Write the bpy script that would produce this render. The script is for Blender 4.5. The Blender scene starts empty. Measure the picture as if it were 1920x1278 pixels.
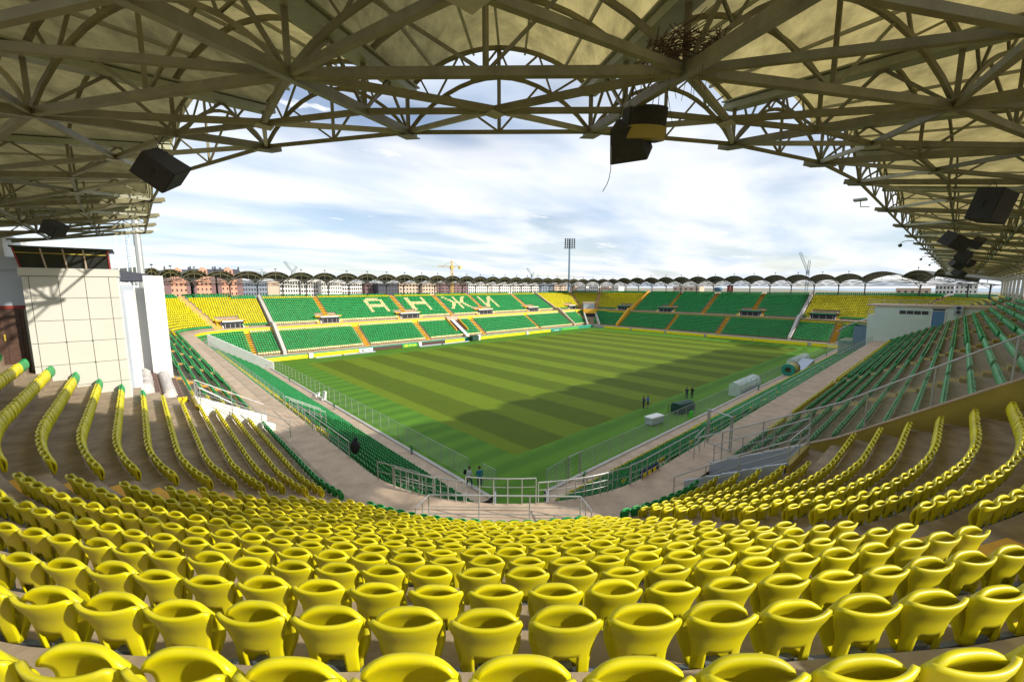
import bpy, math, random
import numpy as np
from mathutils import Vector, Matrix
random.seed(7); rng = np.random.default_rng(7)
R = math.radians
scene = bpy.context.scene
col = scene.collection

# ------------------------------------------------------------------ camera
FPX = 768.0
CAM = np.array([-26.48, -28.29, 16.49])
PITCH, YAW = R(7.461), R(42.513)
cam_d = bpy.data.cameras.new('camera'); cam = bpy.data.objects.new('camera', cam_d); col.objects.link(cam)
cam_d.sensor_width = 36.0; cam_d.lens = FPX / 1920 * 36.0
cam_d.clip_start = 0.05; cam_d.clip_end = 20000
cam.location = CAM; cam.rotation_euler = (math.pi / 2 - PITCH, 0, -YAW)
scene.camera = cam
_cy, _sy = math.cos(YAW), math.sin(YAW)
FW = np.array([_sy * math.cos(PITCH), _cy * math.cos(PITCH), -math.sin(PITCH)])
RT = np.array([_cy, -_sy, 0.0]); UP = np.cross(RT, FW)
def proj(P):
    d = np.asarray(P, float) - CAM; w = d @ FW
    ws = np.where(np.abs(w) < .05, .05, w)
    return 960 + FPX * (d @ RT) / ws, 639 - FPX * (d @ UP) / ws, w
def ray(x, y): return FW + RT * (x - 960) / FPX - UP * (y - 639) / FPX
def at_depth(x, y, w): return CAM + ray(x, y) * w        # a far thing: direction from the photo, distance from its usual size

# ------------------------------------------------------------------ light
SUN = Vector((0.92, -1.83, 1.0)).normalized()              # towards the sun
SUN_EL = math.asin(SUN.z); SUN_AZ = math.atan2(SUN.x, SUN.y)
sd = bpy.data.lights.new('sun', 'SUN'); sd.energy = 5.0; sd.angle = R(0.8); sd.color = (1.0, 0.93, 0.80)
so = bpy.data.objects.new('sun', sd); col.objects.link(so)
so.rotation_euler = SUN.to_track_quat('Z', 'Y').to_euler()

world = bpy.data.worlds.new('World'); scene.world = world; world.use_nodes = True
def build_world():
    nt = world.node_tree; N = nt.nodes; L = nt.links; N.clear()
    out = N.new('ShaderNodeOutputWorld'); bg = N.new('ShaderNodeBackground'); bg.inputs['Strength'].default_value = 0.115
    sky = N.new('ShaderNodeTexSky'); sky.sky_type = 'NISHITA'; sky.sun_disc = False
    sky.sun_elevation = SUN_EL; sky.sun_rotation = SUN_AZ; sky.air_density = 1.0; sky.dust_density = 0.6; sky.ozone_density = 1.6
    tc = N.new('ShaderNodeTexCoord'); sep = N.new('ShaderNodeSeparateXYZ'); L.new(tc.outputs['Generated'], sep.inputs[0])
    def M(op, a, b=None, clamp=False):
        n = N.new('ShaderNodeMath'); n.operation = op; n.use_clamp = clamp
        for i, v in enumerate((a, b)):
            if v is None: continue
            if isinstance(v, (int, float)): n.inputs[i].default_value = v
            else: L.new(v, n.inputs[i])
        return n.outputs[0]
    # cloud deck: direction projected on a flat layer overhead
    zc = M('ADD', M('MAXIMUM', sep.outputs['Z'], 0.0), 0.10)
    cx = M('DIVIDE', sep.outputs['X'], zc); cyy = M('DIVIDE', sep.outputs['Y'], zc)
    comb = N.new('ShaderNodeCombineXYZ'); L.new(cx, comb.inputs[0]); L.new(cyy, comb.inputs[1])
    def noise(scale, detail, rough, dist, off, sc=(1, 1, 1), rot=0):
        mp = N.new('ShaderNodeMapping'); mp.inputs['Location'].default_value = off; mp.inputs['Scale'].default_value = sc
        mp.inputs['Rotation'].default_value = (0, 0, rot)
        L.new(comb.outputs[0], mp.inputs['Vector'])
        n = N.new('ShaderNodeTexNoise'); n.inputs['Scale'].default_value = scale; n.inputs['Detail'].default_value = detail
        n.inputs['Roughness'].default_value = rough; n.inputs['Distortion'].default_value = dist
        L.new(mp.outputs[0], n.inputs['Vector']); return n.outputs['Fac']
    def ramp(x, a, b):
        n = N.new('ShaderNodeMapRange'); n.interpolation_type = 'SMOOTHSTEP'
        n.inputs['From Min'].default_value = a; n.inputs['From Max'].default_value = b; L.new(x, n.inputs['Value']); return n.outputs[0]
    veil = ramp(noise(0.50, 4, .50, .2, (3.1, 1.7, 0), (1.0, 1.5, 1), R(-42)), .27, .55)   # broad bright veil
    puff = ramp(noise(1.7, 8, .58, .2, (0.4, 5.2, 0), (1, 1.7, 1), R(-42)), .60, .68)       # small cumulus
    low = ramp(sep.outputs['Z'], .30, .02)
    cl = M('MAXIMUM', M('MULTIPLY', veil, .88), M('MULTIPLY', puff, .9), True)
    cl = M('MAXIMUM', cl, M('MULTIPLY', low, .50))
    shade = noise(0.8, 4, .5, .2, (7.0, 2.0, 0), (1, 2.0, 1), R(-42))
    cr = N.new('ShaderNodeValToRGB'); cr.color_ramp.elements[0].position = .30; cr.color_ramp.elements[0].color = (5.0, 5.9, 7.2, 1)
    cr.color_ramp.elements[1].position = .62; cr.color_ramp.elements[1].color = (8.2, 8.3, 8.4, 1); L.new(shade, cr.inputs[0])
    skb = N.new('ShaderNodeVectorMath'); skb.operation = 'MULTIPLY'; skb.inputs[1].default_value = (1.0, 1.0, 1.05)
    L.new(sky.outputs[0], skb.inputs[0])
    mix = N.new('ShaderNodeMix'); mix.data_type = 'RGBA'
    L.new(cl, mix.inputs['Factor']); L.new(skb.outputs[0], mix.inputs['A']); L.new(cr.outputs[0], mix.inputs['B'])
    L.new(mix.outputs['Result'], bg.inputs['Color']); L.new(bg.outputs[0], out.inputs[0])
build_world()

scene.view_settings.view_transform = 'Standard'; scene.view_settings.look = 'None'
scene.view_settings.exposure = 0.30; scene.view_settings.gamma = 1.0; scene.view_settings.use_curve_mapping = False
scene.render.engine = 'CYCLES'
scene.cycles.max_bounces = 6; scene.cycles.diffuse_bounces = 4; scene.cycles.transmission_bounces = 4; scene.cycles.transparent_max_bounces = 6
scene.cycles.use_denoising = True

# ------------------------------------------------------------------ materials
MAT = {}
def mat(name, c, rough=.6, metal=0.0, var=.12, scale=3.0, bump=0.0, spec=.4, c2=None, var_at=.5, coords='Object', detail=6):
    m = bpy.data.materials.new(name); m.use_nodes = True; nt = m.node_tree; b = nt.nodes['Principled BSDF']
    b.inputs['Roughness'].default_value = rough; b.inputs['Metallic'].default_value = metal
    b.inputs['Specular IOR Level'].default_value = spec
    tc = nt.nodes.new('ShaderNodeTexCoord')
    n = nt.nodes.new('ShaderNodeTexNoise'); n.inputs['Scale'].default_value = scale; n.inputs['Detail'].default_value = detail
    n.inputs['Roughness'].default_value = .65
    if coords == 'World':
        g = nt.nodes.new('ShaderNodeNewGeometry'); nt.links.new(g.outputs['Position'], n.inputs['Vector'])
    else: nt.links.new(tc.outputs[coords], n.inputs['Vector'])
    cr = nt.nodes.new('ShaderNodeValToRGB')
    lo = c2 if c2 else tuple(x * (1 - 2 * var) for x in c)
    cr.color_ramp.elements[0].position = var_at - .2; cr.color_ramp.elements[0].color = (*lo, 1)
    cr.color_ramp.elements[1].position = var_at + .2; cr.color_ramp.elements[1].color = (*c, 1)
    nt.links.new(n.outputs['Fac'], cr.inputs[0]); nt.links.new(cr.outputs[0], b.inputs['Base Color'])
    if bump:
        bp = nt.nodes.new('ShaderNodeBump'); bp.inputs['Strength'].default_value = bump; bp.inputs['Distance'].default_value = .02
        n2 = nt.nodes.new('ShaderNodeTexNoise'); n2.inputs['Scale'].default_value = scale * 12; n2.inputs['Detail'].default_value = 4
        if coords == 'World': nt.links.new(g.outputs['Position'], n2.inputs['Vector'])
        else: nt.links.new(tc.outputs[coords], n2.inputs['Vector'])
        nt.links.new(n2.outputs['Fac'], bp.inputs['Height']); nt.links.new(bp.outputs[0], b.inputs['Normal'])
    MAT[name] = m; return m

mat('yellow_plastic', (.72, .64, .004), .34, var=.07, scale=1.3, spec=.45, coords='World')
mat('green_plastic', (.02, .36, .09), .36, var=.10, scale=1.3, spec=.45, coords='World')
mat('pale_yellow_plastic', (.90, .84, .42), .4, var=.07, scale=1.3, coords='World')
mat('bracket_steel', (.20, .22, .24), .5, .3, scale=8)
mat('tread_concrete', (.44, .35, .245), .85, c2=(.22, .17, .115), scale=1.6, bump=.25, coords='World', detail=9)
mat('concourse_concrete', (.56, .43, .315), .85, c2=(.38, .285, .205), scale=1.1, bump=.2, coords='World', detail=9)
mat('grey_concrete', (.50, .48, .45), .85, var=.1, scale=1.5, bump=.2, coords='World')
mat('white_paint', (.70, .70, .68), .55, var=.05, scale=.8, coords='World')
mat('cream_panel', (.56, .55, .50), .38, var=.03, scale=.6, coords='World')
mat('panel_joint', (.16, .14, .11), .8)
mat('grey_panel', (.42, .47, .55), .4, .2, var=.06, scale=.8, coords='World')
mat('pale_green_render', (.60, .68, .62), .7, var=.05, scale=.7, bump=.1, coords='World')
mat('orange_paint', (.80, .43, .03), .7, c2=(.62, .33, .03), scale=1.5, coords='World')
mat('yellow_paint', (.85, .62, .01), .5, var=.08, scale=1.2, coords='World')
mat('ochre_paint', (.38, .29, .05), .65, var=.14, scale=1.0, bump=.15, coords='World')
mat('teal_paint', (.02, .28, .20), .5, var=.08, scale=1.2, coords='World')
mat('galvanised_steel', (.45, .46, .46), .4, .45, var=.1, scale=6, coords='World')
mat('roof_steel', (.215, .20, .105), .55, c2=(.13, .115, .06), scale=2.2, bump=.1, coords='World')
mat('roof_steel_light', (.40, .39, .30), .5, c2=(.28, .27, .19), scale=2.2, coords='World')
mat('gutter_steel', (.36, .37, .24), .5, c2=(.24, .24, .14), scale=1.4, coords='World')
mat('dark_steel', (.06, .065, .07), .5, .3)
mat('opening_shade', (.03, .03, .035), .8)  # flat dark colour standing in for the shade inside openings
mat('black_box', (.035, .034, .032), .75, var=.15, scale=9, bump=.3)
mat('grille_cloth', (.05, .046, .036), .9, var=.3, scale=40, bump=.6)
mat('brown_door', (.10, .052, .035), .5, var=.2, scale=5)
mat('blue_door', (.10, .22, .40), .45, var=.06, scale=2)
mat('red_paint', (.30, .035, .025), .5)
mat('blue_steel', (.18, .27, .36), .45, .3)
mat('crane_yellow', (.70, .48, .06), .5)
mat('crane_grey', (.35, .42, .46), .5)
mat('peach_render', (.62, .30, .20), .8, var=.06, scale=.05, coords='World')
mat('dark_slate', (.055, .06, .08), .7)
mat('window_dark', (.05, .05, .06), .25)
mat('construction_white', (.66, .64, .60), .8, var=.06, scale=.05, coords='World')
mat('construction_grey', (.20, .24, .30), .8, var=.1, scale=.05, coords='World')
mat('tan_render', (.52, .40, .30), .8, var=.06, scale=.05, coords='World')
mat('plum_render', (.20, .12, .12), .8, var=.06, scale=.05, coords='World')
mat('dust_sheet', (.66, .60, .56), .3, var=.15, scale=5, bump=.6, coords='World')
mat('wood_slat', (.22, .13, .10), .7, c2=(.13, .075, .06), scale=2.5, coords='World')
mat('glass_dark', (.03, .035, .035), .12, spec=.6)
mat('tarpaulin_green', (.008, .055, .035), .55, bump=.3, scale=4)
mat('lime_vest', (.06, .62, .06), .6)
mat('skin', (.42, .24, .16), .6)
mat('hair', (.02, .015, .012), .7)
mat('white_cloth', (.62, .64, .68), .8)
mat('navy_cloth', (.02, .03, .09), .8)
mat('blue_cloth', (.03, .13, .42), .8)
mat('teal_cloth', (.02, .20, .32), .8)
mat('black_cloth', (.012, .012, .015), .8)
mat('jeans', (.03, .06, .13), .85)
mat('tyre_black', (.02, .02, .022), .75, bump=.3, scale=10)
mat('twig', (.10, .06, .03), .9)
mat('ad_green', (.10, .45, .06), .5)
mat('ad_brown', (.10, .05, .035), .6, var=.2, scale=2)
mat('ad_yellow', (.90, .72, .01), .45, var=.03)
mat('cable', (.30, .30, .28), .6)
mat('cable_black', (.015, .015, .015), .6)
mat('paper', (.85, .85, .82), .6)

def seat_tone(name):      # every seat has faded a little differently
    nt = MAT[name].node_tree; N = nt.nodes; L = nt.links; b = N['Principled BSDF']; src = b.inputs['Base Color'].links[0].from_socket
    at = N.new('ShaderNodeAttribute'); at.attribute_name = 'tone'; oi = N.new('ShaderNodeObjectInfo')
    ad = N.new('ShaderNodeMath'); ad.operation = 'ADD'; L.new(at.outputs['Fac'], ad.inputs[0]); L.new(oi.outputs['Random'], ad.inputs[1])
    fr = N.new('ShaderNodeMath'); fr.operation = 'FRACT'; L.new(ad.outputs[0], fr.inputs[0])
    mr = N.new('ShaderNodeMapRange'); mr.inputs['To Min'].default_value = .80; mr.inputs['To Max'].default_value = 1.05; L.new(fr.outputs[0], mr.inputs['Value'])
    g = N.new('ShaderNodeNewGeometry'); d = N.new('ShaderNodeTexNoise'); d.inputs['Scale'].default_value = 7; d.inputs['Detail'].default_value = 8; d.inputs['Roughness'].default_value = .7; L.new(g.outputs['Position'], d.inputs['Vector'])
    sp = N.new('ShaderNodeSeparateXYZ'); L.new(g.outputs['Normal'], sp.inputs[0])
    du = N.new('ShaderNodeMapRange'); du.inputs['From Min'].default_value = .52; du.inputs['From Max'].default_value = .78; du.inputs['To Max'].default_value = .22; L.new(d.outputs['Fac'], du.inputs['Value'])
    sc = N.new('ShaderNodeVectorMath'); sc.operation = 'SCALE'; L.new(src, sc.inputs[0]); L.new(mr.outputs[0], sc.inputs['Scale'])
    mx = N.new('ShaderNodeMix'); mx.data_type = 'RGBA'; mx.inputs['B'].default_value = (.30, .26, .16, 1); L.new(du.outputs[0], mx.inputs['Factor']); L.new(sc.outputs[0], mx.inputs['A']); L.new(mx.outputs['Result'], b.inputs['Base Color'])
    rr = N.new('ShaderNodeMapRange'); rr.inputs['To Min'].default_value = .30; rr.inputs['To Max'].default_value = .55; L.new(d.outputs['Fac'], rr.inputs['Value']); L.new(rr.outputs[0], b.inputs['Roughness'])
for nm_ in ('yellow_plastic', 'green_plastic', 'pale_yellow_plastic'): seat_tone(nm_)

def grass_mat(name, stripes):
    m = bpy.data.materials.new(name); m.use_nodes = True; nt = m.node_tree; N = nt.nodes; L = nt.links; b = N['Principled BSDF']
    b.inputs['Roughness'].default_value = .75; b.inputs['Specular IOR Level'].default_value = .15
    g = N.new('ShaderNodeNewGeometry')
    n = N.new('ShaderNodeTexNoise'); n.inputs['Scale'].default_value = .35; n.inputs['Detail'].default_value = 9; n.inputs['Roughness'].default_value = .7
    L.new(g.outputs['Position'], n.inputs['Vector'])
    mp = N.new('ShaderNodeMapping'); mp.inputs['Scale'].default_value = (3.0, 22.0, 1); L.new(g.outputs['Position'], mp.inputs[0])
    n2 = N.new('ShaderNodeTexNoise'); n2.inputs['Scale'].default_value = 1.0; n2.inputs['Detail'].default_value = 6; L.new(mp.outputs[0], n2.inputs['Vector'])
    def M(op, a, c=None, clamp=False):
        k = N.new('ShaderNodeMath'); k.operation = op; k.use_clamp = clamp
        for i, v in enumerate((a, c)):
            if v is None: continue
            if isinstance(v, (int, float)): k.inputs[i].default_value = v
            else: L.new(v, k.inputs[i])
        return k.outputs[0]
    sep = N.new('ShaderNodeSeparateXYZ'); L.new(g.outputs['Position'], sep.inputs[0])
    if stripes:   # mowing bands across the pitch
        wob = M('MULTIPLY', M('SUBTRACT', n.outputs['Fac'], .5), 1.1)
        t = M('PINGPONG', M('ADD', M('ADD', sep.outputs['X'], 191.3), wob), 4.9)
        f = N.new('ShaderNodeMapRange'); f.interpolation_type = 'SMOOTHSTEP'
        f.inputs['From Min'].default_value = 2.65 - .35; f.inputs['From Max'].default_value = 2.65 + .35; L.new(t, f.inputs['Value'])
        ca, cb = (.076, .116, .003), (.120, .178, .006)
    else:
        t = M('PINGPONG', M('ADD', M('ADD', sep.outputs['Y'], 100.0), M('MULTIPLY', n.outputs['Fac'], 1.2)), 1.6)
        f = N.new('ShaderNodeMapRange'); f.interpolation_type = 'SMOOTHSTEP'
        f.inputs['From Min'].default_value = .3; f.inputs['From Max'].default_value = 1.3; L.new(t, f.inputs['Value'])
        ca, cb = (.062, .160, .012), (.086, .205, .014)
    mix = N.new('ShaderNodeMix'); mix.data_type = 'RGBA'; mix.inputs['A'].default_value = (*ca, 1); mix.inputs['B'].default_value = (*cb, 1)
    L.new(f.outputs[0], mix.inputs['Factor'])
    v = M('ADD', .62, M('ADD', M('MULTIPLY', n.outputs['Fac'], .42), M('MULTIPLY', n2.outputs['Fac'], .34)))
    vm = N.new('ShaderNodeVectorMath'); vm.operation = 'SCALE'; L.new(mix.outputs['Result'], vm.inputs[0]); L.new(v, vm.inputs['Scale'])
    L.new(vm.outputs[0], b.inputs['Base Color'])
    bp = N.new('ShaderNodeBump'); bp.inputs['Strength'].default_value = .5; bp.inputs['Distance'].default_value = .03
    n3 = N.new('ShaderNodeTexNoise'); n3.inputs['Scale'].default_value = 14; n3.inputs['Detail'].default_value = 4; L.new(g.outputs['Position'], n3.inputs['Vector'])
    L.new(n3.outputs['Fac'], bp.inputs['Height']); L.new(bp.outputs[0], b.inputs['Normal'])
    MAT[name] = m
grass_mat('striped_turf', True); grass_mat('apron_turf', False)

def poly_mat(name, c, tr):
    m = bpy.data.materials.new(name); m.use_nodes = True; nt = m.node_tree; N = nt.nodes; L = nt.links
    b = N['Principled BSDF']; out = N['Material Output']
    g = N.new('ShaderNodeNewGeometry'); mp = N.new('ShaderNodeMapping'); mp.inputs['Scale'].default_value = (1.0, 1.0, 5.0); L.new(g.outputs['Position'], mp.inputs[0])
    n = N.new('ShaderNodeTexNoise'); n.inputs['Scale'].default_value = 1.1; n.inputs['Detail'].default_value = 10
    n.inputs['Roughness'].default_value = .7; L.new(mp.outputs[0], n.inputs['Vector'])
    cr = N.new('ShaderNodeValToRGB'); cr.color_ramp.elements[0].position = .3; cr.color_ramp.elements[0].color = (*[x * .38 for x in c], 1)
    cr.color_ramp.elements[1].position = .68; cr.color_ramp.elements[1].color = (*c, 1); L.new(n.outputs['Fac'], cr.inputs[0])
    b.inputs['Roughness'].default_value = .35; L.new(cr.outputs[0], b.inputs['Base Color'])
    t = N.new('ShaderNodeBsdfTranslucent'); sc = N.new('ShaderNodeVectorMath'); sc.operation = 'MULTIPLY'; sc.inputs[1].default_value = tr
    L.new(cr.outputs[0], sc.inputs[0]); L.new(sc.outputs[0], t.inputs['Color'])
    mx = N.new('ShaderNodeMixShader'); mx.inputs[0].default_value = .5
    L.new(b.outputs[0], mx.inputs[1]); L.new(t.outputs[0], mx.inputs[2]); L.new(mx.outputs[0], out.inputs['Surface'])
    MAT[name] = m
poly_mat('roof_polycarbonate', (.46, .42, .27), (1.0, .92, .62))
mat('far_steel', (.115, .115, .095), .55, var=.12, scale=.6, coords='World')  # truss steel darkened: shade under the far roof is in the colour
mat('far_roof_sheet', (.085, .09, .07), .5, var=.15, scale=.5, coords='World')  # darkened sheet: shaded vault undersides are put into the colour

def clear_mat(name, c, a):
    m = bpy.data.materials.new(name); m.use_nodes = True; nt = m.node_tree; N = nt.nodes; L = nt.links
    b = N['Principled BSDF']; b.inputs['Base Color'].default_value = (*c, 1); b.inputs['Roughness'].default_value = .15; b.inputs['Alpha'].default_value = a
    MAT[name] = m
clear_mat('clear_plastic', (.75, .80, .86), .55); clear_mat('green_glass', (.25, .36, .34), .55)

# ------------------------------------------------------------------ mesh helpers
class MB:
    def __init__(s): s.v = []; s.f = []
    def quad(s, a, b, c, d):
        n = len(s.v); s.v += [tuple(a), tuple(b), tuple(c), tuple(d)]; s.f.append((n, n + 1, n + 2, n + 3)); return s
    def poly(s, pts):
        n = len(s.v); s.v += [tuple(p) for p in pts]; s.f.append(tuple(range(n, n + len(pts)))); return s
    def box(s, x0, x1, y0, y1, z0, z1):
        n = len(s.v)
        s.v += [(x0, y0, z0), (x1, y0, z0), (x1, y1, z0), (x0, y1, z0), (x0, y0, z1), (x1, y0, z1), (x1, y1, z1), (x0, y1, z1)]
        s.f += [(n, n + 3, n + 2, n + 1), (n + 4, n + 5, n + 6, n + 7), (n, n + 1, n + 5, n + 4), (n + 1, n + 2, n + 6, n + 5), (n + 2, n + 3, n + 7, n + 6), (n + 3, n, n + 4, n + 7)]
        return s
    def hexa(s, p):   # 8 points, bottom 4 then top 4
        n = len(s.v); s.v += [tuple(q) for q in p]
        s.f += [(n, n + 3, n + 2, n + 1), (n + 4, n + 5, n + 6, n + 7), (n, n + 1, n + 5, n + 4), (n + 1, n + 2, n + 6, n + 5), (n + 2, n + 3, n + 7, n + 6), (n + 3, n, n + 4, n + 7)]
        return s
    def beam(s, p, q, w, h=None, up=(0, 0, 1)):
        h = h or w; p = np.asarray(p, float); q = np.asarray(q, float); d = q - p; L = np.linalg.norm(d)
        if L < 1e-6: return s
        d /= L; u = np.asarray(up, float)
        if abs(d @ u) > .97: u = np.array([1., 0, 0]) if abs(d[0]) < .9 else np.array([0, 1., 0])
        a = np.cross(d, u); a /= np.linalg.norm(a); b = np.cross(a, d); a = a * w / 2; b = b * h / 2
        s.hexa([p - a - b, p + a - b, q + a - b, q - a - b, p - a + b, p + a + b, q + a + b, q - a + b]); return s
    def tube(s, p, q, r, n=6, r2=None):
        p = np.asarray(p, float); q = np.asarray(q, float); d = q - p; L = np.linalg.norm(d); d = d / max(L, 1e-9); r2 = r if r2 is None else r2
        u = np.array([0, 0, 1.]) if abs(d[2]) < .9 else np.array([1., 0, 0]); a = np.cross(d, u); a /= np.linalg.norm(a); b = np.cross(d, a)
        k = len(s.v)
        for c, rr in ((p, r), (q, r2)):
            for i in range(n):
                t = 2 * math.pi * i / n; s.v.append(tuple(c + rr * (math.cos(t) * a + math.sin(t) * b)))
        for i in range(n): s.f.append((k + i, k + (i + 1) % n, k + n + (i + 1) % n, k + n + i))
        s.f.append(tuple(k + i for i in range(n - 1, -1, -1))); s.f.append(tuple(k + n + i for i in range(n))); return s
    def poly_tube(s, pts, r, n=6):
        for a, b in zip(pts[:-1], pts[1:]): s.tube(a, b, r, n)
        return s
    def ball(s, c, r, seg=10, rings=7, sq=(1, 1, 1)):
        k = len(s.v); c = np.asarray(c, float)
        for i in range(rings + 1):
            ph = math.pi * i / rings
            for j in range(seg):
                t = 2 * math.pi * j / seg
                s.v.append(tuple(c + r * np.array([sq[0] * math.sin(ph) * math.cos(t), sq[1] * math.sin(ph) * math.sin(t), sq[2] * math.cos(ph)])))
        for i in range(rings):
            for j in range(seg): s.f.append((k + i * seg + j, k + (i + 1) * seg + j, k + (i + 1) * seg + (j + 1) % seg, k + i * seg + (j + 1) % seg))
        return s
    def mesh(s, name, m, smooth=False):
        me = bpy.data.meshes.new(name); me.from_pydata(s.v, [], s.f)
        me.materials.append(MAT[m] if isinstance(m, str) else m)
        if smooth: me.polygons.foreach_set('use_smooth', [True] * len(me.polygons))
        me.update(); return me
    def build(s, name, m, parent=None, smooth=False):
        return link(name, s.mesh(name, m, smooth), parent)
def link(name, data, parent=None):
    o = bpy.data.objects.new(name, data); col.objects.link(o)
    if parent is not None: o.parent = parent
    return o
def tag(o, label=None, cat=None, group=None, kind=None):
    if label: o['label'] = label
    if cat: o['category'] = cat
    if group: o['group'] = group
    if kind: o['kind'] = kind
    return o
def thing(name, label, cat, loc=(0, 0, 0), group=None):
    o = bpy.data.objects.new(name, None); col.objects.link(o); o.location = loc; o.empty_display_size = .2
    return tag(o, label, cat, group)
def local(loc, mb):   # shift a builder's world coordinates into the frame of an Empty at loc
    mb.v = [(x - loc[0], y - loc[1], z - loc[2]) for x, y, z in mb.v]; return mb
def np_mesh(name, V, F, m, smooth=True):
    V = np.ascontiguousarray(V, np.float32); F = np.ascontiguousarray(F, np.int32); k = F.shape[1]
    me = bpy.data.meshes.new(name); me.vertices.add(len(V)); me.vertices.foreach_set('co', V.ravel())
    me.loops.add(F.size); me.loops.foreach_set('vertex_index', F.ravel())
    me.polygons.add(len(F)); me.polygons.foreach_set('loop_start', np.arange(0, F.size, k, dtype=np.int32))
    me.polygons.foreach_set('use_smooth', np.full(len(F), smooth))
    me.materials.append(MAT[m]); me.update(calc_edges=True); me.validate(); return me

# ------------------------------------------------------------------ the bowl: offset lines of one rectangle
X0, Y0, X1, Y1 = -8.2, -8.2, 113.7, 74.7
LOW_S, LOW_D, LOW_R, LOW_N = 1.9, .755, .445, 11
UP_S, UP_D, UP_R = 12.05, .80, .44
ZC, ZW = 7.0, 1.0
def low_z(j): return 1.12 + LOW_R * j
def up_z(i): return ZC + UP_R * i
SEGS = ['near_corner', 'near_side', 'right_corner', 'far_end', 'far_corner', 'far_side', 'left_corner', 'left_end']
def seg_pt(seg, u, s):
    """u: degrees for corners, metres for sides; s: metres outward from the pitch-side wall"""
    c = {'near_corner': (X0, Y0, 180), 'right_corner': (X1, Y0, 270), 'far_corner': (X1, Y1, 0), 'left_corner': (X0, Y1, 90)}
    if seg in c:
        cx, cy, a0 = c[seg]; a = R(a0 + u); n = (math.cos(a), math.sin(a)); return cx + n[0] * s, cy + n[1] * s, n
    if seg == 'near_side': return u, Y0 - s, (0, -1)
    if seg == 'far_side': return u, Y1 + s, (0, 1)
    if seg == 'far_end': return X1 + s, u, (1, 0)
    return X0 - s, u, (-1, 0)
SEG_RANGE = dict(near_corner=(0, 90), right_corner=(0, 90), far_corner=(0, 90), left_corner=(0, 90),
                 near_side=(X0, X1), far_side=(X1, X0), far_end=(Y0, Y1), left_end=(Y1, Y0))
def stations(seg, u0=None, u1=None, step=None):
    a, b = SEG_RANGE[seg]; u0 = a if u0 is None else u0; u1 = b if u1 is None else u1
    step = step or (5.0 if 'corner' in seg else 40.0); n = max(1, int(math.ceil(abs(u1 - u0) / step)))
    return [u0 + (u1 - u0) * k / n for k in range(n + 1)]
def sweep(mb, seg, us, prof):
    base = len(mb.v); m = len(prof)
    for u in us:
        for (s, z) in prof:
            x, y, _ = seg_pt(seg, u, s); mb.v.append((x, y, z))
    for k in range(len(us) - 1):
        for q in range(m - 1):
            a = base + k * m + q; mb.f.append((a, a + 1, a + m + 1, a + m))
    return mb

# ------------------------------------------------------------------ ground, pitch
tag(MB().box(-6000, 9000, -6000, 9000, -1.2, -.06).build('ground', mat('earth', (.30, .27, .22), .95, c2=(.20, .20, .13), scale=.01, coords='World')), kind='structure')
tag(MB().quad((700, -6000, -.02), (9000, -6000, -.02), (9000, 2600, -.02), (2300, 300, -.02)).build('water', mat('sea', (.20, .30, .40), .25, var=.05, scale=.01, coords='World')), kind='structure')
pit = MB().quad((X0 + .02, Y0 + .02, 0), (X1 - .02, Y0 + .02, 0), (X1 - .02, Y1 - .02, 0), (X0 + .02, Y1 - .02, 0)).build('pitch', 'apron_turf')
tag(pit, kind='structure')
MB().quad((0, 0, .004), (105, 0, .004), (105, 66.5, .004), (0, 66.5, .004)).build('mown_turf', 'striped_turf', pit)

# ------------------------------------------------------------------ terraces
UPN = dict(near_corner=18, near_side=18, right_corner=17, far_end=17, far_corner=17, far_side=16, left_corner=17, left_end=6)
# players' gangway through the near corner: its two side walls, mouth to back
GW1 = (np.array([-7.5, -5.8]), np.array([-15.83, -15.48])); GW2 = (np.array([-4.6, -8.3]), np.array([-14.08, -17.09]))
def gang_angle(W, s):
    t = np.linspace(-.2, 1.4, 1600); P = W[0] + (W[1] - W[0]) * t[:, None]; d = np.array([X0, Y0]) - P; r_ = np.hypot(d[:, 0], d[:, 1])
    ok_ = (d[:, 0] >= -1e-6) & (d[:, 1] >= -1e-6)
    if not ok_.any() or s < r_[ok_].min(): return None
    i = np.where(ok_)[0][np.argmin(np.abs(r_[ok_] - s))]; return math.degrees(math.atan2(d[i, 1], d[i, 0]))
STAND_LABEL = dict(
    near_corner='concrete corner terrace of yellow seats with the gangway down to the pitch',
    near_side='concrete terrace of green seats with the pale green booth on it',
    right_corner='concrete corner terrace behind the pale green booth',
    far_end='shaded terrace of green seats behind the goal with yellow seats at both ends',
    far_corner='corner terrace of yellow seats above the dark tunnel mouth',
    far_side='sunlit terrace of green seats spelling four yellow letters',
    left_corner='sunlit corner terrace of yellow seats below the peach apartment blocks',
    left_end='long green terrace running beside the cream panelled tower')
STAND = {}
for seg in SEGS:
    x, y, _ = seg_pt(seg, sum(SEG_RANGE[seg]) / 2, 0)
    STAND[seg] = thing('grandstand', STAND_LABEL[seg], 'grandstand', (x, y, 0))
def put(seg, mb, name, m):
    return local(STAND[seg].location, mb).build(name, m, STAND[seg])
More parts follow.
